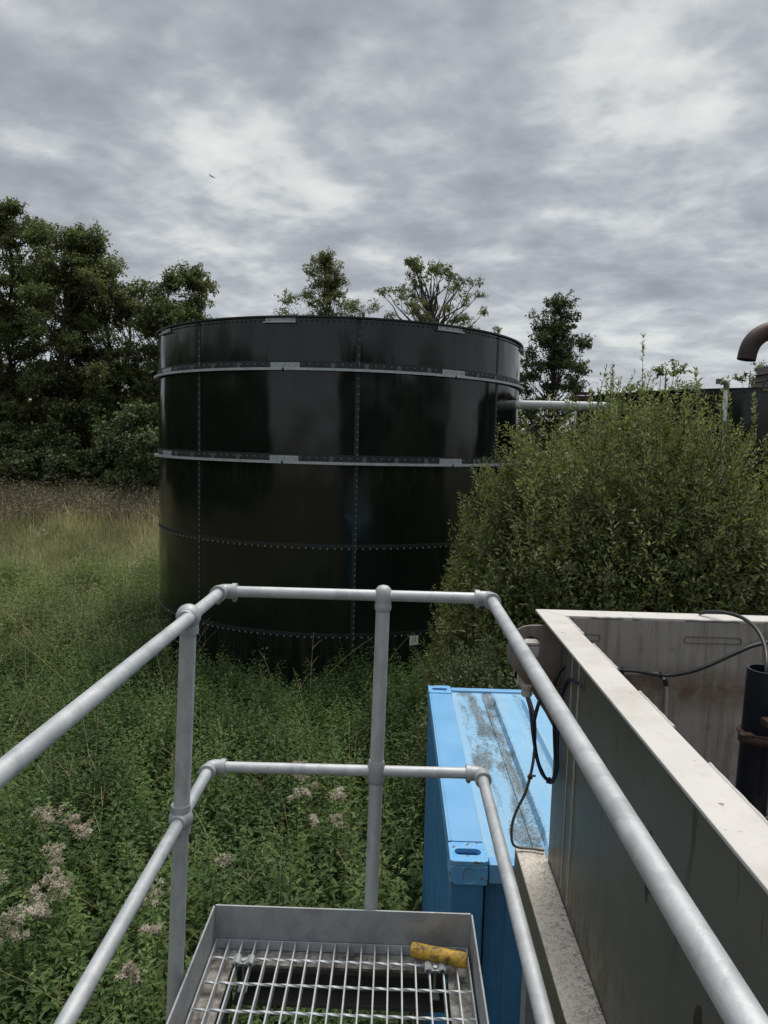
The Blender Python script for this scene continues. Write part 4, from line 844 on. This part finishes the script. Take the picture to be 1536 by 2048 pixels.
# ================================================================ willow bushes
def bush(cx_,cy_,rx,ry,zt,nsh,ma,label,name,nleaf=48,ls=.070,base=.5,seed=0,tall=0,zlow=.2,spread=1.0,top=None,pw=.55):
    t=thing(name,label,'bush',None,(cx_,cy_,0))
    M_=int(30+nsh/28); ac=rng.uniform(0,2*math.pi,M_); ec=np.arccos(rng.uniform(-.02,1,M_)**.9); kc=rng.uniform(.80,1.0,M_); cc=rng.integers(0,M_,nsh); cb=rng.normal(0,.15,M_)
    da=rng.normal(0,.17,nsh)/np.maximum(.35,np.sin(ec[cc])); de=rng.normal(0,.15,nsh); a=ac[cc]+da; el=np.clip(np.abs(ec[cc]+de),0,1.6)
    dome=1-.9*((da*np.sin(ec[cc]))**2+de**2)
    hgt=zt*np.ones(nsh)
    K=9; t_=np.linspace(0,1,K)
    q=(rng.uniform(.55,1.0,nsh)**pw)*kc[cc]*dome
    se=np.sin(el)**.72; tip=np.stack([cx_+rx*se*np.cos(a)*q,cy_+ry*se*np.sin(a)*q,zlow+(hgt-zlow)*(np.maximum(np.cos(el),0)**.68)*q],-1)
    if top is not None: tip[:,2]*=top(tip[:,0])
    b0=np.stack([cx_+rng.normal(0,base*rx*.35,nsh)+(tip[:,0]-cx_)*.35,cy_+rng.normal(0,base*ry*.35,nsh)+(tip[:,1]-cy_)*.35,np.zeros(nsh)],-1)
    # twig portion: last ~1.1 m, growing out and up
    ln=rng.uniform(.30,.85,nsh)*np.where(rng.uniform(0,1,nsh)<.05,1.7,1); outd=nz(tip-np.array([cx_,cy_,zt*.25])); dirr=nz(outd*np.array([.9,.9,.6])+np.array([0,0,.48])+rng.normal(0,.34,(nsh,3)))
    t3=t_[None,:,None]; P=tip[:,None,:]-dirr[:,None,:]*ln[:,None,None]*(1-t3)+np.array([0,0,-.10])*((1-t3)**2)*0+np.array([0,0,.08])*(t3**2)*ln[:,None,None]
    Vs=[stems(P,np.linspace(.006,.002,K)[None,:]*np.ones((nsh,1)),np.full(nsh,.3))]
    i2=rng.choice(nsh,nsh//3,replace=False); st=b0[i2]; en=P[i2,0]; kk=6; tt=np.linspace(0,1,kk)[None,:,None]
    Q=st[:,None,:]*(1-tt)+en[:,None,:]*tt+np.array([0,0,.35])*np.sin(tt*math.pi); Vs.append(stems(Q,np.linspace(.018,.006,kk)[None,:]*np.ones((len(i2),1)),np.full(len(i2),.3)))
    V,Fc,_=cat_(Vs); npmesh('branches',V,Fc,BARK,t)
    n=nsh*nleaf; si=np.repeat(np.arange(nsh),nleaf); u=np.tile(np.linspace(.03,1,nleaf),nsh)+rng.normal(0,.01,n); u=np.clip(u,0,1)
    # side twiglets
    tw=(rng.uniform(0,1,n)<.62); f_=u*(K-1); j=np.minimum(K-2,f_.astype(int)); fr=(f_-j)[:,None]; pos=P[si,j]*(1-fr)+P[si,j+1]*fr
    ang=np.tile(np.arange(nleaf)*2.4,nsh)+np.repeat(rng.uniform(0,6,nsh),nleaf); ax=dirr[si]; e1=nz(np.cross(ax,np.array([.2,.9,.1]))); e2=np.cross(ax,e1); rad=e1*np.cos(ang)[:,None]+e2*np.sin(ang)[:,None]
    off=rng.uniform(.0,.17,n)*tw*(1.05-u); pos=pos+(rad*.8+ax*.6)*off[:,None]*1.2
    dr=nz(rad*rng.uniform(.5,1.1,n)[:,None]+ax*rng.uniform(.5,1.3,n)[:,None]+rng.normal(0,.25,(n,3)))
    up=nz(ax+rdir(n)*.5); l_=ls*rng.uniform(.6,1.25,n)*(1.05-.35*u)
    rn=np.clip(.42+cb[cc][si]+.10*rng.normal(0,1,nsh)[si]+rng.normal(0,.15,n)+.15*(u-.5),0,1)
    Lm=leaves(pos,dr,up,l_,l_*rng.uniform(.30,.42,n),rn,kite=False,fold=.15,curl=.08)
    n=nsh*12; aa=rng.uniform(0,6.28,n); ee=np.arccos(rng.uniform(0,1,n)); q=rng.uniform(.25,.86,n)**.5; se=np.sin(ee)**.72
    pp=np.stack([cx_+rx*se*np.cos(aa)*q,cy_+ry*se*np.sin(aa)*q,zlow+(zt*.93-zlow)*np.cos(ee)**.68*q*.93],-1); l_=ls*rng.uniform(.7,1.2,n)
    if top is not None: pp[:,2]*=top(pp[:,0])*.95
    V,Fc,rn=cat_([Lm,leaves(pp,rdir(n),nz(rdir(n)*.6+np.array([0,0,1])),l_,l_*.45,np.clip(.35+rng.normal(0,.15,n),0,1),kite=False,fold=.15,curl=.08)]); npmesh('foliage',V,Fc,ma,t,rn); return t
bush(2.85,8.5,2.62,2.0,5.55,6000,WIL,'big yellow-green willow bush hiding the right side of the tall tank','willow_bush',zlow=.1,top=lambda x:np.clip(1-.085*np.maximum(0,x-3.1)-.03*np.maximum(0,2.6-x),.6,1))
bush(1.75,8.9,1.40,1.1,4.55,2200,WIL,'smaller willow spreading against the right flank of the tall tank','willow_bush')
bush(5.3,8.9,1.9,1.8,4.05,2300,WIL,'willow bush at the right frame edge in front of the low tank','willow_bush')
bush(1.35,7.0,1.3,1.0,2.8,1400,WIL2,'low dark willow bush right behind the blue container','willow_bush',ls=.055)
# slender shoots rising above the bush
t=thing('willow_sapling','slender upright willow shoot poking highest above the bush','sapling')
def shoot(bx,by,z0,z1,lean,parts_v,parts_s):
    K=10; tt=np.linspace(0,1,K)[:,None]; P=np.array([bx,by,z0])*(1-tt)+np.array([bx+lean,by,z1])*tt+np.array([.05,0,0])*np.sin(tt*3.1); parts_s.append(stems(P[None],np.linspace(.008,.002,K)[None],np.array([.3])))
    n=int((z1-z0)*34); u=rng.uniform(.35,1,n)**.7; f_=u*(K-1); j=np.minimum(K-2,f_.astype(int)); fr=(f_-j)[:,None]; pos=P[j]*(1-fr)+P[j+1]*fr; a=rng.uniform(0,6.28,n)
    dr=np.stack([np.cos(a)*.8,np.sin(a)*.8,rng.uniform(.5,1.2,n)],-1); l_=rng.uniform(.045,.075,n); parts_v.append(leaves(pos,dr,nz(rdir(n)*.4+np.array([0,0,1])),l_,l_*.32,np.clip(.6+rng.normal(0,.2,n),0,1),False,.15,.05))
pv,ps=[],[]; shoot(2.6,7.9,3.6,5.55,.03,pv,ps); V,Fc,rn=cat_(pv); npmesh('foliage',V,Fc,WIL,t,rn); V,Fc,rn=cat_(ps); npmesh('stem',V,Fc,BARK,t)
for (bx,by,z1,lab) in((2.15,8.0,5.15,'upright willow shoot left of the highest one'),(2.95,8.2,5.25,'leafy willow shoot right of the highest one'),(3.45,8.0,5.2,'forked willow shoot above the middle of the bush'),(3.75,7.9,5.1,'willow shoot in front of the white pipe'),(2.4,8.3,5.22,'bushy willow shoot close to the highest one')):
    t=thing('willow_sapling',lab,'sapling'); pv,ps=[],[]
    for q in range(4): shoot(bx+rng.normal(0,.14),by+rng.normal(0,.12),3.4,z1-rng.uniform(0,.35)*(q>0),rng.normal(0,.10),pv,ps)
    V,Fc,rn=cat_(pv); npmesh('foliage',V,Fc,WIL,t,rn); V,Fc,rn=cat_(ps); npmesh('stem',V,Fc,BARK,t)

# ================================================================ nettles
def free(x,y,m_=.0):
    ok=((x-TC.x)**2+(y-TC.y)**2>(TR+.10+m_)**2)&((x-C2.x)**2+(y-C2.y)**2>(R2+.1)**2)
    ok&=~((x>CX0-.10)&(x<CX0+CW+.1)&(y>CY0-.05)&(y<CY1+.10)); ok&=~((x>.55)&(x<3.7)&(y<2.95)); return ok
def inview(x,y,pad=.12):
    return (x>-.62*y-.9)&(x<.60*y+.9)
def nettles(n,x0,x1,y0,y1,nn,lscale,cond,kite,hb=1.0,name='nettles',label='',stemr=.004,dens=None):
    x=rng.uniform(x0,x1,n); y=rng.uniform(y0,y1,n); ok=free(x,y)&inview(x,y)&cond(x,y); gap=fld(x,y,1.5,7)+.7*fld(x,y,3.3,2); ok&=rng.uniform(0,1,len(x))<np.clip(.72+.75*gap,.05,1); x=x[ok];y=y[ok]; n=len(x)
    z=gz(x,y); patch=fld(x,y,1.1,1); h=hb*(.92+.24*patch+.20*fld(x,y,3.1,4)+rng.normal(0,.13,n)); h=np.where(rng.uniform(0,1,n)<.06,h*1.22,h)
    h*=np.where((y<2.3)&(x>-.6),.75,1)*np.where((y>8.2)&(x>-3.6),.84,1)
    a=rng.uniform(0,6.28,n); ln_=np.abs(rng.normal(0,.19,n)); lean=np.stack([np.cos(a)*ln_,np.sin(a)*ln_],-1)
    K=5; tt=np.linspace(0,1,K)[None,:,None]; P=np.concatenate([np.stack([x,y],-1)[:,None,:]+lean[:,None,:]*tt**1.6*h[:,None,None],(z[:,None,None]+h[:,None,None]*tt)],-1)
    prnd=np.clip(.42+.30*fld(x,y,.9,5)+.10*fld(x,y,2.6,8)+rng.normal(0,.12,n),0,1)
    S=stems(P,np.linspace(stemr,stemr*.4,K)[None,:]*np.ones((n,1)),prnd)
    u=np.linspace(.30,1.0,nn)[None,:,None]**.85                       # nodes
    u=np.repeat(np.tile(u,(n,1,1)),4,axis=2).reshape(n,-1)  # opposite pair + side shoot pair
    k=u.shape[1]; node=np.tile(np.repeat(np.arange(nn),4),(n,1)); wh=np.tile(np.arange(4),(n,nn))
    az=rng.uniform(0,6.28,n)[:,None]+node*math.pi/2+np.where(wh%2==0,0,math.pi)+rng.normal(0,.25,(n,k)); side=(wh>=2)
    az=az+np.where(side,rng.normal(0,.7,(n,k)),0)
    f_=u*(K-1); j=np.minimum(K-2,f_.astype(int)); fr=(f_-j)[...,None]; ar=np.arange(n)[:,None]; pos=P[ar,j]*(1-fr)+P[ar,j+1]*fr
    L_=lscale*(1.28-.78*u**2.2)*rng.uniform(.75,1.2,(n,k)); L_=np.where(side,L_*.62,L_)
    off=np.where(side,rng.uniform(.01,.045,(n,k)),.014*lscale/.075)
    hd=np.stack([np.cos(az),np.sin(az),0*az],-1); pos=pos+hd*off[...,None]+np.where(side,rng.uniform(.0,.05,(n,k)),0)[...,None]*np.array([0,0,1.])
    droop=-.35+.95*u**3+rng.normal(0,.22,(n,k)); dr=hd+np.stack([0*az,0*az,droop],-1)
    up=nz(np.array([0,0,1.])+rng.normal(0,.25,(n,k,3)))
    rn=np.clip(prnd[:,None]+.22*(u-.75)+rng.normal(0,.13,(n,k)),0,1)
    fl=lambda q:q.reshape((-1,)+q.shape[2:])
    Lv=leaves(fl(pos),fl(dr),fl(up),fl(L_),fl(L_)*rng.uniform(.34,.50,n*k),fl(rn),kite,.22,.20)
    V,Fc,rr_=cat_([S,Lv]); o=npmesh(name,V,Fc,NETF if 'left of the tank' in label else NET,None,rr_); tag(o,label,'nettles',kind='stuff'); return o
nettles(3300,-4.2,3.2,1.0,6.2,13,.094,lambda x,y:(y<6.2),False,1.05,'nettles','close nettles with toothed leaves below the platform railing')
nettles(6600,-8,5.5,6.2,11.2,11,.088,lambda x,y:y>0,False,1.08,'nettles','dense green nettles in front of the black tank',.004)
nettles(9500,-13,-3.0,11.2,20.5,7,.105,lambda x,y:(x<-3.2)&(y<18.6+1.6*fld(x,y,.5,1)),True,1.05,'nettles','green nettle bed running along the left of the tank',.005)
# ground fill leaves in the shade
n=60000; x=rng.uniform(-9,5,n); y=np.abs(rng.uniform(1,12,n)); ok=free(x,y)&inview(x,y); x=x[ok];y=y[ok];n=len(x)
V,Fc,rn=leaves(np.stack([x,y,gz(x,y)+rng.uniform(.02,.55,n)],-1),rdir(n)*np.array([1,1,.4]),nz(rdir(n)*.4+np.array([0,0,1])),rng.uniform(.06,.11,n),rng.uniform(.04,.07,n),np.clip(.25+rng.normal(0,.15,n),0,1),kite=True)
tag(npmesh('undergrowth',V,Fc,NET,None,rn),'low leaves filling the ground under the nettles','undergrowth',kind='stuff')
nettles(2600,-5,2.2,2.2,9.5,16,.042,lambda x,y:(fld(x,y,.8,11)>.15),True,1.16,'willowherb','tall narrow-leaved weeds with small yellow-green leaves among the nettles',.0035)
# ---- meadow grass, docks
def grass(n,x0,x1,y0,y1,h0,h1,wd,ma,cond,name,label,ln=.35,cat='grass'):
    x=rng.uniform(x0,x1,n); y=rng.uniform(y0,y1,n); ok=free(x,y)&cond(x,y)&(x>-.64*y-1)&(x<.3*y+4); x=x[ok];y=y[ok];n=len(x)
    cl_=fld(x,y,1.6,2); h=rng.uniform(h0,h1,n)*(1+.25*cl_); a=rng.normal(.6,1.6,n); lm=np.abs(rng.normal(0,ln,n))
    P=blades(np.stack([x,y,gz(x,y)],-1),h,np.stack([np.cos(a)*lm,np.sin(a)*lm],-1),wd*rng.uniform(.6,1.3,n),np.clip(.5+.22*fld(x,y,.7,6)+rng.normal(0,.18,n),0,1),4,1.0)
    o=npmesh(name,*P[:2],ma,None,P[2]); tag(o,label,cat,kind='stuff')
grass(90000,-20,0,18.0,31,.5,.95,.022,GRS,lambda x,y:(x<-2.5)&(y>18.6+1.6*fld(x,y,.5,1))&(y<29+2.5*fld(x,y,.35,5)),'meadow_grass','pale yellow-green grass between the nettles and the brown docks')
grass(30000,-18,-2,15.5,27,.4,.85,.022,GRG,lambda x,y:(fld(x,y,.5,4)>.1)|(y<19),'meadow_grass','fresh green grass tufts left of the tank')
grass(7000,-16,-4,11,21,.9,1.5,.012,GRS,lambda x,y:(x<-.42*y)&(fld(x,y,.9,2)>-.1),'reed_grass','tall pale grass stalks leaning at the left edge',.5)
grass(50000,-32,12,24,41,.8,1.35,.03,DOCK,lambda x,y:(y>27.5+fld(x,y,.4,1)*2.5),'dock_stems','brown withered weeds in front of the alders',.3,'weeds')
n=90000; x=rng.uniform(-32,10,n); y=rng.uniform(27.5,41,n); ok=free(x,y)&(x>-.64*y-1); x=x[ok];y=y[ok];n=len(x)
V,Fc,rn=leaves(np.stack([x,y,gz(x,y)+rng.uniform(.1,1.15,n)*(1+.2*fld(x,y,1.2,2))],-1),rdir(n),nz(rdir(n)+np.array([0,0,.6])),rng.uniform(.06,.13,n),rng.uniform(.04,.08,n),np.clip(.42+.25*fld(x,y,.6,3)+rng.normal(0,.2,n),0,1),kite=True)
tag(npmesh('dock_seedheads',V,Fc,DOCK,None,rn),'brown seed heads and leaves of the withered weeds','weeds',kind='stuff')
grass(9000,-30,-4,24,34,.9,1.5,.016,STRAW,lambda x,y:fld(x,y,.7,9)>.0,'withered_stems','pale withered stems standing over the brown weeds',.22,'weeds')
grass(16000,-32,8,33,41.5,.7,1.2,.03,GRG,lambda x,y:y>34,'rough_grass','dull green rough growth at the foot of the alders',.3)
grass(3400,-7,2,2.2,8.5,.8,1.35,.010,GRG,lambda x,y:fld(x,y,1.1,9)>.0,'tall_grass','long thin grass blades arching through the nettles',.75)
grass(1300,-6,.5,2.2,8,.8,1.3,.008,STRAW,lambda x,y:fld(x,y,1.3,3)>.2,'dead_grass','dead straw coloured grass blades bent over the nettles',.9)
# ---- dry stalks standing in the nettles
def stalks(n,xr,yr,hr,name,label,r=.0028,cond=lambda x,y:x<99,side=3):
    x=rng.uniform(*xr,n); y=rng.uniform(*yr,n); ok=free(x,y)&cond(x,y)&inview(x,y); x=x[ok];y=y[ok];n=len(x); h=rng.uniform(*hr,n); a=rng.uniform(0,6.28,n); lm=np.abs(rng.normal(.15,.30,n))
    K=7; tt=np.linspace(0,1,K)[None,:,None]; L_=np.stack([np.cos(a)*lm,np.sin(a)*lm],-1)
    P=np.concatenate([np.stack([x,y],-1)[:,None,:]+L_[:,None,:]*tt**1.7*h[:,None,None],gz(x,y)[:,None,None]+h[:,None,None]*(tt-.12*lm[:,None,None]*tt**3)],-1); rn=np.clip(.5+rng.normal(0,.3,n),0,1)
    parts=[stems(P,np.linspace(r*1.3,r*.5,K)[None,:]*np.ones((n,1)),rn)]
    for q in range(side):
        j=rng.integers(3,6,n); p0=P[np.arange(n),j]; aa=rng.uniform(0,6.28,n); d_=nz(np.stack([np.cos(aa)*.6,np.sin(aa)*.6,np.full(n,.8)],-1)); l=rng.uniform(.08,.28,n)[:,None,None]; ts=np.linspace(0,1,4)[None,:,None]
        parts.append(stems(p0[:,None,:]+d_[:,None,:]*l*ts+np.array([0,0,-.05])*ts**2,np.linspace(r*.7,r*.35,4)[None,:]*np.ones((n,1)),rn))
    V,Fc,rr_=cat_(parts); o=npmesh(name,V,Fc,STRAW,None,rr_); tag(o,label,'dry stalks',kind='stuff')
stalks(170,(-8,3),(3.5,8.2),(1.1,1.65),'dry_stalks','thin straw-coloured stalks standing among the nettles')
stalks(320,(-9,-2.0),(5.5,14),(1.2,1.85),'dry_stalks','bleached grass stalks leaning left of the railing post',.0026,lambda x,y:x<-.30*y)
stalks(9,(-2,1.3),(9.6,10.7),(1.2,1.8),'dry_twigs','bare grey twigs against the foot of the black tank',.004,side=4)
# ---- thistles gone to seed
def thistle(x,y,zt,nh,lab,spread=.16):
    t=thing('seeding_thistle',lab,'thistle','thistles gone to seed among the nettles',(x,y,0)); st=[];lv=[];hd=[]
    nb=max(1,nh//3); bc_=[np.array([x+rng.normal(0,spread*.62),y+rng.normal(0,spread*.62),zt-.12+rng.uniform(-.16,.05)]) for _ in range(nb)]
    for k in range(int(nh*2.0)):
        c0=bc_[k%nb]; tip=c0+rng.normal(0,.036,3)*np.array([1,1,.8]); z0=gz(np.array(x),np.array(y))
        K=6; tt=np.linspace(0,1,K)[:,None]; P=np.array([x,y,z0])*(1-tt)+tip*tt; P[:,:2]=np.array([x,y])+(tip[:2]-np.array([x,y]))*tt**2.6
        if k<nb*2: st.append(stems(P[None],np.linspace(.0045,.002,K)[None],np.array([.3])))
        n=int(rng.uniform(30,120)); sz=rng.uniform(.005,.016); ax=rdir(1)[0]*.6+np.array([0,0,.6]); c=tip+rng.normal(0,1,(n,3))*sz*np.array([.7,.7,.6])+ax*sz*rng.uniform(-.4,.9,(n,1))
        hd.append(leaves(c,(c-tip)*40+rdir(n)*1.0+ax*.6,rdir(n),rng.uniform(.008,.026,n),rng.uniform(.003,.008,n),np.clip(rng.uniform(.15,.85)+rng.normal(0,.2,n),0,1),kite=True))
        n=6; c=tip-ax*sz+rng.normal(0,.006,(n,3)); lv.append(leaves(c,rdir(n)*.5+ax,rdir(n),np.full(n,.022),np.full(n,.012),rng.uniform(.2,.6,n),kite=True))
    n=30+nh*3; u=rng.uniform(.3,.97,n); a=rng.uniform(0,6.28,n); lv.append(leaves(np.stack([x+np.cos(a)*.03,y+np.sin(a)*.03,u*zt],-1),np.stack([np.cos(a),np.sin(a),rng.uniform(-.2,.5,n)],-1),nz(rdir(n)*.4+np.array([0,0,1])),rng.uniform(.08,.16,n)*(1.2-u),rng.uniform(.015,.03,n),rng.uniform(.3,.9,n)))
    V,Fc,rn=cat_(st); npmesh('stems',V,Fc,NET,t,rn); V,Fc,rn=cat_(lv); npmesh('leaves',V,Fc,NET,t,rn); V,Fc,rn=cat_(hd); npmesh('seed_heads',V,Fc,FLUF,t,rn)
for (x,y,nh,sp,lab) in((-2.6,5.5,16,.20,'seeding thistle with a wide pink tuft below the long left top rail'),(-2.86,5.6,6,.10,'sparse seeding thistle just left of the wide pink tuft'),(-2.45,4.95,6,.09,'small pinkish thistle midway down the left side'),(-2.28,4.78,5,.08,'small thistle tuft a little below and right of the midway one'),(-2.36,4.33,26,.20,'largest fluffy thistle cluster near the left frame edge'),(-2.2,4.55,8,.12,'thistle tuft just right above the largest cluster'),(-2.62,4.55,3,.05,'lone thistle head touching the left frame edge'),
    (-.79,6.45,8,.13,'thistle tuft showing just above the back middle rail'),(-.45,5.86,17,.17,'broad thistle cluster under the back middle rail left of the centre post'),(-.80,6.0,3,.06,'single thistle head under the middle rail'),(-1.26,5.08,5,.09,'thistle tuft just right of the left post below the ball joint'),(-1.60,4.62,5,.10,'thistle tuft just left of the left post'),(-1.47,4.22,3,.06,'thistle heads between the lower rail and the left post'),(-1.44,3.95,5,.08,'lowest thistle tuft behind the left post foot')):
    thistle(x,y,1.36,nh,lab,sp)
for (x,y,lab) in((-6.1,16.9,'far thistle beside the left side of the tank'),(-11.2,22,'far thistle out in the yellow grass')): thistle(x,y,1.3,9,lab,.3)
